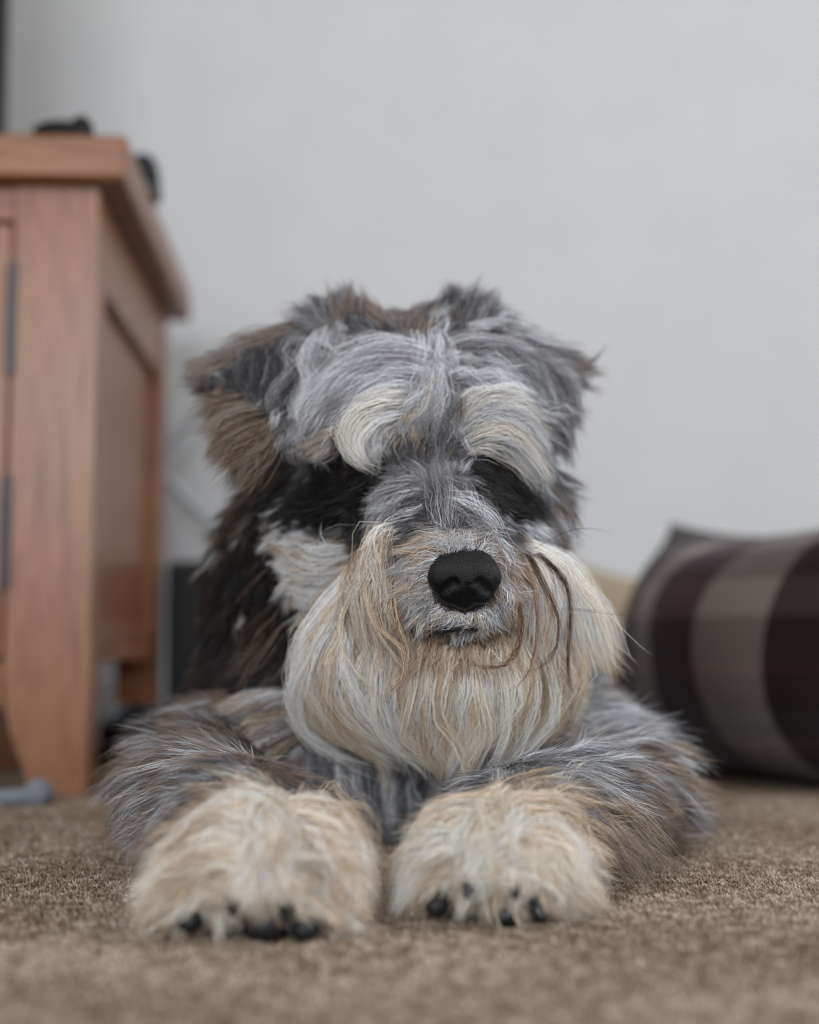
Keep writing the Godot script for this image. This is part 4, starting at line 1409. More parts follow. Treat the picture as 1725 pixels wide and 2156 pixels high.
func build_face_hair(dog: Node3D) -> void:
	# beard: hangs from lips and jaw in long locks
	var h := Hair.new()
	var pale := [[C, T], [C, W], [T, C], [T, N], [W, C]]
	sheet(h, [
		[[740, 1200, 0.885], [660, 1300, 0.885], [632, 1420, 0.890], [665, 1530, 0.900], [790, 1600, 0.905]],
		[[760, 1215, 0.875], [680, 1330, 0.872], [650, 1440, 0.875], [690, 1540, 0.885], [850, 1610, 0.892]],
		[[800, 1240, 0.862], [740, 1350, 0.858], [725, 1450, 0.862], [765, 1540, 0.872], [880, 1605, 0.880]],
		[[850, 1290, 0.852], [810, 1390, 0.848], [800, 1470, 0.853], [830, 1540, 0.862], [895, 1600, 0.870]],
		[[900, 1335, 0.848], [880, 1420, 0.846], [865, 1480, 0.850], [880, 1540, 0.858], [910, 1610, 0.866]],
		[[960, 1350, 0.846], [950, 1420, 0.844], [955, 1490, 0.848], [950, 1550, 0.856], [935, 1620, 0.864]],
		[[1010, 1335, 0.846], [1030, 1420, 0.844], [1040, 1480, 0.848], [1030, 1540, 0.856], [1000, 1610, 0.864]],
		[[1060, 1290, 0.850], [1100, 1390, 0.846], [1110, 1470, 0.852], [1090, 1540, 0.862], [1040, 1605, 0.870]],
		[[1100, 1240, 0.858], [1160, 1350, 0.856], [1175, 1440, 0.862], [1155, 1500, 0.872], [1100, 1580, 0.880]],
		[[1130, 1210, 0.868], [1195, 1310, 0.868], [1220, 1400, 0.872], [1205, 1470, 0.882], [1165, 1550, 0.890]],
	], 130, 28, 10.0, [0.0035, 0.0045, 0.0020], [[T, C], [T, N], [C, T], [N, T]], -1, 0.00017, 0.012, 0.45)
	sheet(h, [
		[[735, 1205, 0.880], [655, 1310, 0.878], [628, 1430, 0.882], [668, 1535, 0.892], [805, 1602, 0.898]],
		[[760, 1225, 0.868], [676, 1340, 0.864], [652, 1450, 0.868], [715, 1550, 0.878], [870, 1612, 0.886]],
		[[805, 1255, 0.856], [745, 1370, 0.850], [735, 1465, 0.854], [800, 1550, 0.864], [895, 1608, 0.872]],
		[[860, 1310, 0.846], [830, 1410, 0.841], [825, 1490, 0.846], [860, 1550, 0.855], [905, 1610, 0.863]],
		[[925, 1345, 0.842], [915, 1430, 0.838], [905, 1500, 0.843], [925, 1560, 0.851], [930, 1640, 0.859]],
		[[985, 1345, 0.841], [1000, 1430, 0.838], [1005, 1500, 0.843], [985, 1560, 0.851], [940, 1630, 0.859]],
		[[1045, 1310, 0.844], [1080, 1410, 0.840], [1085, 1490, 0.845], [1060, 1550, 0.855], [1010, 1620, 0.863]],
		[[1095, 1255, 0.852], [1150, 1370, 0.850], [1165, 1460, 0.856], [1130, 1540, 0.866], [1060, 1600, 0.874]],
		[[1130, 1220, 0.862], [1195, 1330, 0.862], [1215, 1420, 0.866], [1195, 1490, 0.876], [1150, 1560, 0.884]],
	], 96, 46, 15.0, [0.0046, 0.0034, 0.0004], [[C, W], [C, W], [C, T], [T, C], [W, C], [T, N]], -1, 0.00016, 0.005, 1.0, 0.0028)
	# short chin hair under the mouth
	sheet(h, [
		[[850, 1320, 0.842], [840, 1370, 0.836], [835, 1430, 0.840]],
		[[930, 1345, 0.840], [925, 1390, 0.834], [920, 1440, 0.838]],
		[[1000, 1345, 0.840], [1005, 1390, 0.834], [1010, 1440, 0.838]],
		[[1070, 1320, 0.842], [1085, 1370, 0.836], [1090, 1430, 0.840]],
	], 90, 14, 8.0, [0.003, 0.003, 0.002], [[T, C], [T, N], [T, R]], -1, 0.00018, 0.004)
	add_hair(dog, "beard", h)
	# moustache: sweeps out from both sides of the nose
	h = Hair.new()
	sheet(h, [
		[[850, 1120, 0.842], [800, 1150, 0.832], [775, 1260, 0.832], [820, 1400, 0.838]],
		[[830, 1115, 0.850], [770, 1180, 0.842], [740, 1290, 0.845], [790, 1430, 0.848]],
		[[850, 1140, 0.838], [830, 1220, 0.826], [830, 1320, 0.828], [850, 1440, 0.836]],
		[[860, 1190, 0.834], [845, 1270, 0.824], [850, 1340, 0.828], [870, 1400, 0.838]],
		[[810, 1140, 0.858], [730, 1220, 0.855], [700, 1330, 0.860], [740, 1440, 0.862]],
	], 66, 22, 12.0, [0.003, 0.0034, 0.0006], [[C, W], [C, T], [T, N], [N, R], [C, T]], -1, 0.00017, 0.005, 1.0, 0.0028)
	sheet(h, [
		[[1075, 1170, 0.838], [1100, 1220, 0.828], [1110, 1300, 0.828], [1090, 1390, 0.836]],
		[[1090, 1160, 0.842], [1130, 1210, 0.834], [1150, 1290, 0.834], [1150, 1390, 0.842]],
		[[1100, 1150, 0.848], [1160, 1190, 0.842], [1200, 1270, 0.845], [1210, 1390, 0.850]],
		[[1110, 1145, 0.856], [1180, 1190, 0.852], [1235, 1270, 0.856], [1270, 1390, 0.862]],
		[[1120, 1150, 0.868], [1190, 1210, 0.866], [1250, 1290, 0.870], [1310, 1390, 0.876]],
		[[1120, 1170, 0.872], [1180, 1250, 0.872], [1230, 1330, 0.876], [1280, 1430, 0.882]],
	], 84, 24, 16.0, [0.0032, 0.0034, 0.0005], [[C, W], [W, C], [C, T], [W, L]], -1, 0.00017, 0.006, 1.0, 0.0026)
	lock(h, [[850, 1108, 0.842], [805, 1112, 0.832], [786, 1170, 0.828], [798, 1240, 0.826], [805, 1330, 0.830]], 64, 0.0040, 0.0042, 0.0012, C, W, 0.5, -1, 0.00016, 1.6, 0.002)
	lock(h, [[840, 1112, 0.843], [795, 1125, 0.834], [772, 1190, 0.832], [770, 1260, 0.832], [790, 1350, 0.836]], 50, 0.004, 0.0042, 0.0012, C, T, 0.5, -1, 0.00016, 1.6, 0.002)
	lock(h, [[845, 1118, 0.842], [815, 1130, 0.832], [815, 1200, 0.826], [830, 1280, 0.826], [825, 1350, 0.830]], 50, 0.0035, 0.0040, 0.0012, T, N, 0.5, -1, 0.00016, 1.6, 0.002)
	lock(h, [[830, 1120, 0.845], [780, 1150, 0.838], [765, 1210, 0.836], [735, 1270, 0.838]], 60, 0.003, 0.0035, 0.001, C, T, 0.4, -1, 0.00017)
	lock(h, [[740, 1300, 0.856], [728, 1380, 0.848], [745, 1450, 0.848], [800, 1520, 0.852]], 70, 0.003, 0.0030, 0.0008, C, W, 0.5, -1, 0.00017)
	# single dark, damp curls
	for q in [
		[[[850, 1130, 0.836], [864, 1190, 0.826], [862, 1250, 0.824], [850, 1290, 0.826]], 16, R, N],
		[[[835, 1190, 0.832], [830, 1290, 0.822], [858, 1370, 0.822], [845, 1440, 0.826], [800, 1470, 0.83]], 14, R, T],
		[[[800, 1230, 0.836], [790, 1310, 0.826], [850, 1370, 0.820], [852, 1430, 0.822], [830, 1450, 0.824]], 14, N, T],
		[[[1062, 1170, 0.834], [1080, 1230, 0.824], [1100, 1320, 0.822], [1075, 1395, 0.822], [1010, 1405, 0.824], [980, 1380, 0.828]], 14, R, K],
		[[[1085, 1160, 0.836], [1125, 1230, 0.824], [1135, 1330, 0.822], [1110, 1430, 0.824], [1060, 1460, 0.828]], 12, N, R],
		[[[1110, 1160, 0.838], [1140, 1220, 0.828], [1178, 1310, 0.824], [1160, 1390, 0.824], [1100, 1425, 0.828]], 12, K, R],
		[[[1130, 1165, 0.842], [1190, 1220, 0.832], [1203, 1300, 0.828], [1195, 1420, 0.830], [1212, 1462, 0.832]], 18, K, N],
		[[[1070, 1165, 0.838], [1095, 1215, 0.826], [1085, 1290, 0.822], [1110, 1360, 0.824]], 14, N, T],
		[[[1150, 1180, 0.846], [1165, 1260, 0.836], [1150, 1350, 0.832], [1165, 1440, 0.836]], 12, T, N],
		[[[845, 1150, 0.838], [880, 1230, 0.826], [835, 1320, 0.822], [800, 1400, 0.826]], 10, N, R],
		[[[815, 1160, 0.842], [770, 1240, 0.834], [800, 1340, 0.828], [860, 1420, 0.832]], 12, T, C],
		[[[780, 1200, 0.850], [720, 1290, 0.846], [730, 1390, 0.842], [800, 1460, 0.846]], 14, C, T],
	]:
		lock(h, q[0].map(func(v): return [v[0], v[1], v[2] - 0.005]), q[1] * 2, 0.0022, 0.0010, 0.0003, q[2], q[3], 0.4, -1, 0.00017, 0.4)
	# whiskers that stand away
	for q in [
		[[[1120, 1160, 0.848], [1200, 1118, 0.84], [1270, 1116, 0.84], [1310, 1132, 0.845]], B],
		[[[1150, 1282, 0.85], [1240, 1286, 0.84], [1320, 1297, 0.84], [1390, 1285, 0.845]], B],
		[[[1240, 1240, 0.86], [1290, 1300, 0.85], [1350, 1360, 0.85], [1418, 1412, 0.85]], C],
		[[[1250, 1250, 0.86], [1300, 1310, 0.85], [1320, 1370, 0.85], [1340, 1425, 0.85]], C],
		[[[690, 1180, 0.87], [672, 1130, 0.86], [720, 1105, 0.855], [800, 1115, 0.85]], L],
		[[[1010, 1040, 0.87], [1030, 1080, 0.855], [1090, 1080, 0.855], [1130, 1050, 0.86]], L],
		[[[720, 1180, 0.87], [690, 1150, 0.855], [675, 1120, 0.855], [680, 1090, 0.86]], C],
	]:
		lock(h, q[0], 2, 0.0006, 0.0003, 0.0003, q[1], q[1], 0, -1, 0.00013, 0.3)
	add_hair(dog, "moustache", h)
	# eyebrows
	h = Hair.new()
	sheet(h, [
		[[900, 830, 0.878], [830, 830, 0.866], [760, 860, 0.860], [735, 930, 0.862]],
		[[890, 850, 0.876], [820, 845, 0.862], [745, 880, 0.856], [765, 965, 0.858]],
		[[890, 870, 0.874], [820, 870, 0.860], [765, 905, 0.854], [790, 970, 0.856]],
		[[890, 890, 0.872], [840, 890, 0.860], [800, 920, 0.856], [810, 960, 0.858]],
	], 66, 34, 9.0, [0.0045, 0.0045, 0.0010], [[C, L], [L, W], [W, L], [C, T], [L, C]], -1, 0.00015, 0.004)
	lock(h, [[850, 850, 0.866], [765, 862, 0.852], [722, 915, 0.848], [742, 965, 0.848], [790, 992, 0.850]], 120, 0.006, 0.0060, 0.0015, C, L, 0.4, -1, 0.00015)
	lock(h, [[840, 870, 0.864], [775, 890, 0.850], [750, 935, 0.847], [775, 985, 0.848]], 90, 0.005, 0.0050, 0.0012, C, W, 0.4, -1, 0.00015)
	sheet(h, [[[760, 880, 0.876], [710, 900, 0.872], [670, 930, 0.876], [630, 950, 0.885]], [[770, 900, 0.874], [720, 920, 0.870], [680, 950, 0.875], [640, 975, 0.884]]], 14, 20, 8.0, [0.004, 0.004, 0.002], [[L, T], [T, G_]], -1, 0.00019, 0.003)
	add_hair(dog, "eyebrow", h)
	h = Hair.new()
	sheet(h, [
		[[945, 900, 0.872], [1000, 845, 0.862], [1070, 835, 0.866], [1130, 870, 0.875]],
		[[950, 920, 0.868], [1010, 865, 0.856], [1090, 860, 0.860], [1145, 920, 0.872]],
		[[955, 935, 0.866], [1020, 885, 0.852], [1090, 885, 0.858], [1150, 970, 0.872]],
		[[960, 945, 0.864], [1030, 905, 0.850], [1090, 920, 0.858], [1155, 1030, 0.872]],
		[[970, 950, 0.862], [1030, 925, 0.850], [1080, 945, 0.858], [1130, 1010, 0.868]],
	], 96, 34, 10.0, [0.0045, 0.0050, 0.0012], [[L, C], [C, T], [L, W], [C, L], [L, G_], [W, L]], -1, 0.00015, 0.004)
	add_hair(dog, "eyebrow", h)

# ---------------------------------------------------------------- nose, eyes, claws, pads
func cut(a: Vector3, ra: float, b: Vector3, rb: float, k := 0.002) -> void:
	bones.append([2, a, b, Vector3.ZERO, ra, rb, k])

func build_features(dog: Node3D) -> void:
	var eyes := [hit(772, 992), hit(1032, 985)]
	var pads := []
	for q in [[398, 1938, 11, 9], [470, 1962, 17, 13], [560, 1952, 20, 16], [640, 1955, 12, 10], [920, 1908, 10, 9], [975, 1925, 16, 12], [1065, 1925, 16, 11], [1135, 1920, 10, 9]]:
		pads.append([hit(q[0], q[1]), q[2] * 0.00052, q[3] * 0.00052])
	var claws := []
	for q in [[398, 1920, -6, 26], [486, 1880, 6, 34], [604, 1905, 4, 30], [668, 1915, 6, 24], [925, 1868, 0, 30], [990, 1850, -8, 26], [1085, 1855, 0, 24], [1122, 1875, 6, 32]]:
		claws.append([hit(q[0], q[1]), q[2], q[3]])
	# nose
	bones.clear()
	bone(P(945, 1213, 0.8035), 0.0105, P(1007, 1211, 0.8015), 0.0108, 0.006)
	bone(P(962, 1200, 0.8095), 0.0118, P(995, 1199, 0.8095), 0.0118, 0.006)
	bone(P(978, 1230, 0.8035), 0.0110, P(978, 1258, 0.8045), 0.0068, 0.005)
	bone(P(934, 1220, 0.8065), 0.0080, P(948, 1250, 0.8035), 0.0062, 0.003)
	bone(P(1023, 1218, 0.8035), 0.0080, P(1013, 1248, 0.8005), 0.0062, 0.003)
	cut(P(953, 1232, 0.7915), 0.0040, P(930, 1248, 0.7955), 0.0020)
	cut(P(1012, 1231, 0.7895), 0.0038, P(1030, 1246, 0.7935), 0.0020)
	cut(P(984, 1232, 0.7910), 0.0012, P(979, 1288, 0.7970), 0.0014, 0.0015)
	body_v = PackedVector3Array()
	body_n = PackedVector3Array()
	body_i = PackedInt32Array()
	surface_nets(0.0010)
	var arr := []
	arr.resize(Mesh.ARRAY_MAX)
	arr[Mesh.ARRAY_VERTEX] = body_v
	arr[Mesh.ARRAY_NORMAL] = body_n
	arr[Mesh.ARRAY_INDEX] = body_i
	var am := ArrayMesh.new()
	am.add_surface_from_arrays(Mesh.PRIMITIVE_TRIANGLES, arr)
	am.surface_set_material(0, M.nose_leather)
	var mi := MeshInstance3D.new()
	mi.name = "nose"
	mi.mesh = am
	mi.position = -dog.position
	dog.add_child(mi)
	for e in eyes:
		var st := st_new()
		var c: Vector3 = e + (e - EYE).normalized() * 0.0115 - dog.position
		blob(st, c, Vector3(0.0095, 0.0095, 0.0095), Basis(), 24)
		obj("eye", st, M.eye_ball, dog, true)
	var lip := st_new()
	tube(lip, [P(905, 1338, 0.830) - dog.position, P(935, 1328, 0.816) - dog.position, P(962, 1322, 0.811) - dog.position, P(990, 1322, 0.814) - dog.position, P(1015, 1332, 0.828) - dog.position], [0.0008, 0.0016, 0.0019, 0.0015, 0.0008], 8)
	obj("lip", lip, M.pad_leather, dog, true)
	for q in pads:
		var st := st_new()
		var c: Vector3 = q[0] - (q[0] - EYE).normalized() * 0.0155
		c.y = maxf(c.y, q[2] + 0.002)
		blob(st, c - dog.position, Vector3(q[1], q[2], q[1]), Basis(), 18)
		obj("paw_pad", st, M.pad_leather, dog, true)
	for q in claws:
		var st := st_new()
		var a: Vector3 = q[0] + (q[0] - EYE).normalized() * 0.004 - dog.position
		var fwd: Vector3 = (EYE - q[0]).normalized() * Vector3(1, 0, 1)
		var down: Vector3 = cam_basis * Vector3(q[1], -q[2], 0) * 0.00021
		tube(st, [a, a + fwd * 0.009 + down * 0.15, a + fwd * 0.015 + down * 0.55, a + fwd * 0.017 + down], [0.0036, 0.0034, 0.0024, 0.0008], 10)
		obj("claw", st, M.claw_horn, dog, true)

# ---------------------------------------------------------------- locks that lie on the coat
# Paths are given where they show; their depth is that of the body there, less a lift.
func on_coat(paths: Array, lift: float) -> Array:
	var out := []
	for path in paths:
		var o := []
		var last := 0.9
		for k in path.size():
			var p := hit(path[k][0], path[k][1])
			var d := -(cam_basis.inverse() * (p - EYE)).z
			if field(p) > 0.006 or (k > 0 and absf(d - last) > 0.05):
				d = last
			last = d
			var t: float = k / float(path.size() - 1)
			o.append([path[k][0], path[k][1], d + 0.001 - lift * minf(t * 1.8, 1.0)])
		out.append(o)
	return out

func coat(h: Hair, paths: Array, locks: int, n: int, cols: Array, lift := 0.008, r := [0.0028, 0.0032, 0.0006], spread := 9.0, wide := 0.00017, wave := 0.0020) -> void:
	sheet(h, on_coat(paths, lift), locks, n, spread, r, cols, -1, wide, 0.003, 1.0, wave)

func build_locks(dog: Node3D) -> void:
	var h := Hair.new()
	var silver := [[W, L], [L, G_], [W, L], [G_, L], [L, W], [G_, D]]
	var greys := [[G_, D], [L, G_], [D, G_], [G_, L]]
	var dark := [[B, K], [B, D], [K, B]]
	var mouse := [[N, G_], [N, L], [N, K], [L, N]]
	var cream := [[C, W], [C, T], [T, C], [C, T], [W, C], [T, N]]
	# forehead
	coat(h, [[[905, 735], [810, 722], [735, 755], [685, 815], [655, 875]], [[905, 755], [830, 745], [760, 775], [702, 832], [668, 890]], [[900, 785], [840, 783], [772, 810], [716, 860], [682, 915]], [[890, 815], [840, 815], [780, 838], [735, 880], [710, 920]]], 44, 38, silver, 0.008, [0.0034, 0.0036, 0.0006], 18.0)
	coat(h, [[[885, 770], [872, 810], [845, 850], [800, 885]], [[915, 765], [915, 815], [900, 860], [875, 900]], [[935, 765], [950, 815], [945, 860], [925, 905]]], 20, 34, [[L, W], [G_, L], [L, T], [W, L]])
	coat(h, [[[945, 725], [1010, 722], [1075, 750], [1125, 800]], [[945, 750], [1005, 755], [1060, 785], [1110, 830]], [[950, 785], [1000, 785], [1050, 808], [1100, 850]], [[955, 815], [1000, 820], [1040, 840], [1085, 870]]], 36, 36, silver, 0.008, [0.0034, 0.0036, 0.0006], 18.0)
	coat(h, [[[840, 700], [825, 735], [790, 770], [745, 800]], [[880, 700], [880, 740], [862, 785], [825, 830]], [[925, 700], [935, 740], [930, 785], [940, 835]], [[955, 705], [980, 740], [1000, 780], [1030, 815]]], 16, 34, [[L, W], [G_, L], [W, L]], 0.004, [0.0034, 0.0038, 0.0006], 16.0)
	coat(h, [[[850, 720], [845, 690], [840, 660]], [[900, 715], [900, 685], [905, 655]], [[800, 710], [790, 685], [775, 660]]], 16, 24, [[G_, D], [N, G_], [D, N]], 0.0)
	coat(h, [[[870, 985], [875, 940], [890, 895], [905, 855]], [[905, 980], [905, 935], [905, 890], [900, 850]], [[935, 985], [940, 940], [950, 900], [970, 870]]], 15, 24, [[D, G_], [G_, D], [G_, L], [D, N]], 0.006, [0.0034, 0.0036, 0.0006], 20.0)
	# left ear
	coat(h, [[[712, 680], [728, 735], [692, 785], [716, 838], [690, 890]], [[690, 695], [672, 755], [690, 805], [662, 860], [680, 905]], [[665, 705], [632, 765], [660, 820], [630, 870], [645, 915]]], 26, 36, [[W, L], [L, G_], [W, L], [G_, D]], 0.010)
	coat(h, [[[640, 705], [600, 755], [622, 805], [590, 850], [605, 900]], [[620, 700], [560, 745], [575, 795], [545, 825], [575, 870]], [[600, 695], [530, 730], [500, 775], [520, 810], [540, 845]]], 26, 32, [[D, G_], [G_, D], [D, K], [G_, L]], 0.010)
	coat(h, [[[650, 680], [570, 700], [490, 735], [415, 775]], [[640, 700], [560, 722], [480, 758], [400, 800]], [[560, 740], [490, 765], [430, 790], [390, 820]]], 26, 32, [[N, G_], [G_, N], [N, L], [D, N]], 0.009)
	coat(h, [[[752, 695], [745, 645], [752, 596]], [[735, 695], [722, 645], [716, 600]], [[700, 695], [680, 660], [650, 632]], [[660, 700], [630, 675], [590, 660]]], 22, 30, [[D, G_], [D, N], [G_, N], [L, G_]], 0.0)
	coat(h, [[[570, 830], [510, 838], [450, 850], [398, 868]], [[575, 860], [515, 880], [455, 918], [420, 950]], [[585, 890], [535, 925], [490, 970], [462, 1010]], [[600, 910], [565, 960], [535, 1005], [505, 1045]]], 38, 34, [[N, K], [N, G_], [N, K], [K, N]], 0.006)
	# right ear
	coat(h, [[[975, 690], [1045, 680], [1130, 708], [1205, 745]], [[985, 705], [1065, 708], [1145, 745], [1225, 772]], [[1000, 720], [1080, 738], [1150, 785], [1215, 815]]], 28, 34, [[L, W], [G_, L], [L, N], [D, G_], [W, L]], 0.009)
	coat(h, [[[1020, 735], [1090, 765], [1120, 825], [1115, 880]], [[1050, 740], [1120, 775], [1155, 835], [1160, 905]], [[1090, 745], [1160, 785], [1190, 845], [1200, 920]], [[1130, 755], [1190, 790], [1212, 840], [1212, 890]]], 34, 34, [[G_, D], [L, G_], [D, G_], [W, L], [N, G_]], 0.010)
	coat(h, [[[948, 700], [936, 650], [950, 604]], [[965, 695], [962, 645], [978, 606]], [[990, 688], [1000, 645], [1008, 606]], [[1020, 690], [1050, 660], [1070, 650]]], 20, 28, [[D, K], [D, G_], [G_, L]], 0.0)
	# bridge of the muzzle and round the nose
	coat(h, [[[880, 1005], [838, 1022], [798, 1055], [775, 1105]], [[890, 1035], [848, 1055], [815, 1092], [795, 1130]], [[895, 1070], [860, 1085], [830, 1110], [812, 1140]]], 20, 28, [[W, L], [G_, L], [L, G_], [D, G_]], 0.007)
	coat(h, [[[945, 1000], [985, 1020], [1025, 1060], [1050, 1115]], [[940, 1040], [980, 1060], [1020, 1095], [1050, 1140]], [[940, 1080], [975, 1090], [1015, 1115], [1050, 1155]]], 20, 28, [[W, L], [L, G_], [G_, D], [D, G_]], 0.007)
	coat(h, [[[925, 1120], [915, 1075], [900, 1025], [885, 975]], [[945, 1115], [940, 1065], [925, 1015], [910, 965]], [[960, 1115], [965, 1070], [955, 1020], [940, 970]]], 18, 22, [[D, G_], [G_, D], [G_, L]], 0.004)
	coat(h, [[[965, 1142], [925, 1122], [872, 1135], [828, 1175]], [[958, 1155], [915, 1145], [872, 1165], [840, 1210]], [[930, 1175], [895, 1175], [870, 1200], [852, 1245]], [[905, 1215], [878, 1235], [862, 1265], [855, 1300]]], 26, 26, [[T, L], [L, T], [N, T], [W, L]], 0.006, [0.002, 0.0024, 0.0005], 6.0, 0.00015)
	coat(h, [[[980, 1142], [1015, 1125], [1055, 1142], [1085, 1185]], [[1000, 1150], [1035, 1148], [1062, 1172], [1082, 1215]], [[1035, 1180], [1055, 1192], [1070, 1222], [1078, 1265]], [[1045, 1220], [1060, 1245], [1066, 1275], [1066, 1305]]], 24, 24, [[L, W], [N, L], [W, L], [N, R]], 0.006, [0.002, 0.0024, 0.0005], 6.0, 0.00015)
	coat(h, [[[920, 1268], [900, 1290], [880, 1318]], [[945, 1285], [935, 1305], [922, 1330]], [[975, 1290], [972, 1308], [968, 1328]], [[1005, 1285], [1015, 1305], [1025, 1328]], [[1035, 1268], [1052, 1290], [1068, 1315]]], 40, 18, [[W, L], [L, W], [W, G_], [C, T]], 0.004, [0.0018, 0.002, 0.0005], 5.0, 0.00014)
	coat(h, [[[940, 1172], [925, 1148], [900, 1138]], [[960, 1166], [952, 1142], [940, 1122]], [[978, 1164], [978, 1140], [974, 1118]], [[998, 1165], [1008, 1142], [1024, 1128]], [[1016, 1170], [1034, 1150], [1058, 1146]]], 34, 18, [[W, L], [L, W], [L, T], [G_, L]], 0.004, [0.002, 0.0026, 0.0008], 6.0, 0.00014)
	# cheeks and eye patches
	coat(h, [[[735, 1140], [690, 1142], [635, 1132], [585, 1112]], [[740, 1175], [690, 1185], [635, 1182], [585, 1165]], [[745, 1210], [695, 1228], [645, 1230], [600, 1212]], [[745, 1235], [700, 1262], [660, 1275], [625, 1262]]], 34, 36, [[W, C], [W, L], [C, W]], 0.007)
	coat(h, [[[785, 1000], [730, 1015], [660, 1035], [575, 1030]], [[780, 1035], [720, 1055], [650, 1075], [580, 1065]], [[775, 1065], [715, 1088], [655, 1105], [600, 1100]]], 34, 34, [[B, D], [B, K], [B, D], [D, B]], 0.006)
	coat(h, [[[800, 965], [770, 985], [740, 1010], [720, 1045]], [[830, 985], [800, 1005], [775, 1030], [760, 1065]]], 22, 32, dark, 0.008)
	coat(h, [[[700, 920], [640, 928], [585, 948], [545, 985]], [[700, 950], [635, 962], [575, 985], [540, 1020]]], 18, 32, [[G_, L], [G_, D], [N, K], [L, G_]], 0.007)
	coat(h, [[[1000, 975], [1050, 990], [1110, 1030], [1155, 1065]], [[985, 1010], [1035, 1035], [1095, 1065], [1150, 1090]], [[1000, 1050], [1040, 1075], [1090, 1095], [1140, 1115]]], 36, 34, [[B, K], [B, D], [K, B], [K, D]], 0.008)
	coat(h, [[[990, 955], [1030, 968], [1080, 1000], [1120, 1040]], [[985, 980], [1015, 1000], [1055, 1030], [1090, 1065]]], 20, 34, [[B, K], [B, D], [K, B]], 0.007)
	coat(h, [[[1080, 1090], [1110, 1105], [1140, 1125], [1160, 1150]], [[1080, 1120], [1110, 1140], [1140, 1160], [1165, 1185]]], 12, 28, [[W, L], [L, W]], 0.006)
	# shoulders and chest
	coat(h, [[[600, 1455], [520, 1470], [420, 1520], [335, 1585]], [[620, 1490], [540, 1518], [435, 1575], [325, 1640]], [[625, 1535], [545, 1575], [450, 1635], [335, 1695]], [[625, 1580], [560, 1620], [475, 1668], [370, 1722]]], 52, 36, [[N, L], [N, G_], [L, W], [N, T], [W, L]], 0.008, [0.004, 0.0045, 0.0010], 14.0)
	coat(h, [[[690, 1600], [700, 1655], [730, 1715], [775, 1775]], [[770, 1610], [780, 1665], [800, 1720], [820, 1775]], [[860, 1625], [860, 1680], [862, 1735], [865, 1790]], [[960, 1610], [945, 1665], [925, 1715], [905, 1770]], [[1060, 1580], [1040, 1635], [1010, 1685], [980, 1730]]], 44, 34, [[G_, L], [L, W], [G_, D], [D, G_], [L, G_]], 0.008, [0.004, 0.0045, 0.0010], 12.0)
	coat(h, [[[1100, 1480], [1165, 1500], [1235, 1535], [1300, 1580]], [[1110, 1530], [1175, 1575], [1245, 1605], [1330, 1615]], [[1110, 1560], [1165, 1625], [1235, 1655], [1325, 1655]], [[1100, 1590], [1140, 1650], [1205, 1680], [1290, 1690]]], 46, 38, [[W, L], [L, W], [W, L], [G_, L], [L, N]], 0.010, [0.004, 0.0045, 0.0010], 12.0)
	coat(h, [[[1230, 1560], [1300, 1595], [1365, 1640], [1420, 1690]], [[1240, 1610], [1310, 1645], [1375, 1690], [1425, 1745]], [[1230, 1670], [1300, 1705], [1365, 1755], [1410, 1810]], [[1210, 1710], [1280, 1750], [1335, 1805], [1370, 1855]]], 44, 32, mouse, 0.008, [0.004, 0.0045, 0.0012], 14.0)
	coat(h, [[[450, 1660], [395, 1690], [335, 1750], [285, 1810]], [[450, 1700], [390, 1740], [330, 1800], [280, 1860]]], 20, 32, mouse, 0.007, [0.004, 0.0045, 0.0012], 14.0)
	# left paw
	coat(h, [[[610, 1690], [525, 1678], [440, 1712], [375, 1780]], [[585, 1730], [485, 1728], [390, 1790], [318, 1870]], [[560, 1780], [455, 1782], [360, 1845], [285, 1930]], [[535, 1825], [445, 1835], [370, 1895], [320, 1965]]], 54, 36, cream, 0.010, [0.0042, 0.0048, 0.0010], 14.0, 0.00019, 0.0036)
	coat(h, [[[600, 1685], [690, 1700], [750, 1765], [790, 1845]], [[590, 1730], [680, 1750], [745, 1820], [780, 1905]], [[585, 1780], [660, 1815], [710, 1880], [735, 1950]]], 42, 36, cream, 0.010, [0.0042, 0.0048, 0.0010], 14.0, 0.00019, 0.0036)
	coat(h, [[[520, 1800], [490, 1845], [450, 1885], [420, 1925]], [[555, 1800], [545, 1850], [520, 1885], [540, 1915]], [[590, 1800], [610, 1850], [640, 1895], [665, 1940]]], 22, 34, cream, 0.010, [0.0042, 0.0048, 0.0010], 10.0, 0.00019, 0.0036)
	coat(h, [[[580, 1695], [540, 1655], [575, 1628], [625, 1650]], [[520, 1700], [480, 1665], [450, 1650], [420, 1670]], [[650, 1700], [690, 1670], [730, 1690], [760, 1720]]], 10, 14, cream, 0.004, [0.003, 0.0035, 0.0015], 12.0)
	coat(h, [[[575, 1675], [545, 1730], [590, 1785], [570, 1850]], [[620, 1690], [570, 1750], [530, 1800], [560, 1860]], [[540, 1690], [590, 1740], [620, 1800], [600, 1860]]], 26, 34, cream, 0.013, [0.0042, 0.0048, 0.0010], 20.0, 0.00019, 0.0036)
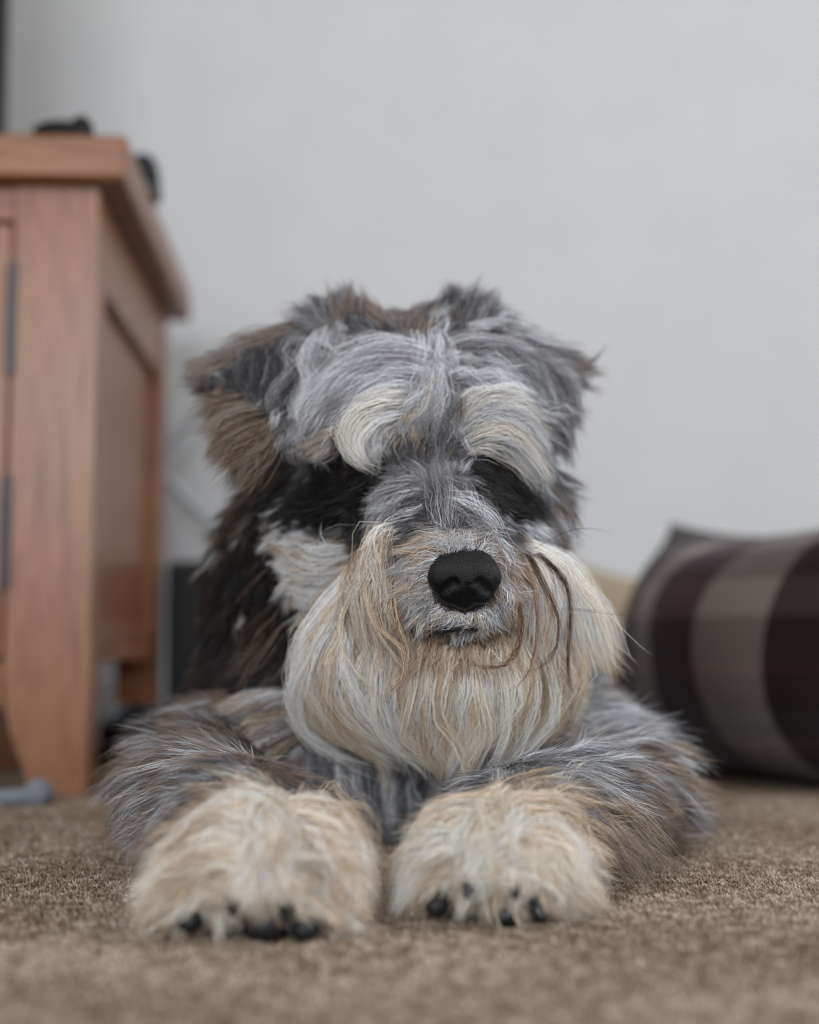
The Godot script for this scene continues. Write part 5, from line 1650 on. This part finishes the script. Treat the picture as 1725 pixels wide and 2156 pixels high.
	# right paw
	coat(h, [[[1060, 1670], [1030, 1720], [1060, 1770], [1010, 1830]], [[1100, 1690], [1050, 1740], [1020, 1790], [1050, 1850]], [[1040, 1690], [1080, 1740], [1110, 1790], [1090, 1850]]], 24, 34, cream, 0.013, [0.0042, 0.0048, 0.0010], 20.0, 0.00019, 0.0036)
	coat(h, [[[1070, 1685], [985, 1692], [910, 1745], [858, 1820]], [[1050, 1725], [965, 1732], [890, 1795], [838, 1880]], [[1030, 1775], [955, 1795], [890, 1850], [848, 1925]]], 46, 36, cream, 0.010, [0.0042, 0.0048, 0.0010], 14.0, 0.00019, 0.0036)
	coat(h, [[[1080, 1685], [1165, 1705], [1230, 1770], [1278, 1855]], [[1075, 1735], [1150, 1755], [1205, 1830], [1240, 1915]], [[1065, 1785], [1115, 1825], [1155, 1880], [1180, 1940]]], 42, 36, cream, 0.010, [0.0042, 0.0048, 0.0010], 14.0, 0.00019, 0.0036)
	coat(h, [[[1020, 1790], [985, 1830], [945, 1860], [905, 1885]], [[1040, 1795], [1050, 1845], [1085, 1870], [1050, 1915]], [[1055, 1795], [1085, 1840], [1110, 1870], [1080, 1910]]], 20, 34, cream, 0.010, [0.0042, 0.0048, 0.0010], 10.0, 0.00019, 0.0036)
	coat(h, [[[1145, 1715], [1120, 1675], [1095, 1645]], [[1150, 1712], [1155, 1670], [1160, 1638]], [[1155, 1715], [1195, 1680], [1225, 1655]]], 14, 26, [[T, C], [T, N], [C, T]], 0.0, [0.002, 0.0035, 0.0025], 8.0)
	# dark curls of the neck
	coat(h, [[[560, 1020], [520, 1060], [500, 1110], [470, 1150]], [[560, 1100], [510, 1150], [480, 1210], [450, 1250]], [[580, 1180], [520, 1240], [480, 1310], [445, 1370]], [[600, 1280], [550, 1340], [510, 1400], [470, 1450]], [[620, 1360], [590, 1410], [560, 1450], [540, 1490]]], 40, 30, [[K, B], [K, N], [B, K], [K, B]], 0.006, [0.004, 0.005, 0.0012], 14.0)
	add_hair(dog, "coat_locks", h)
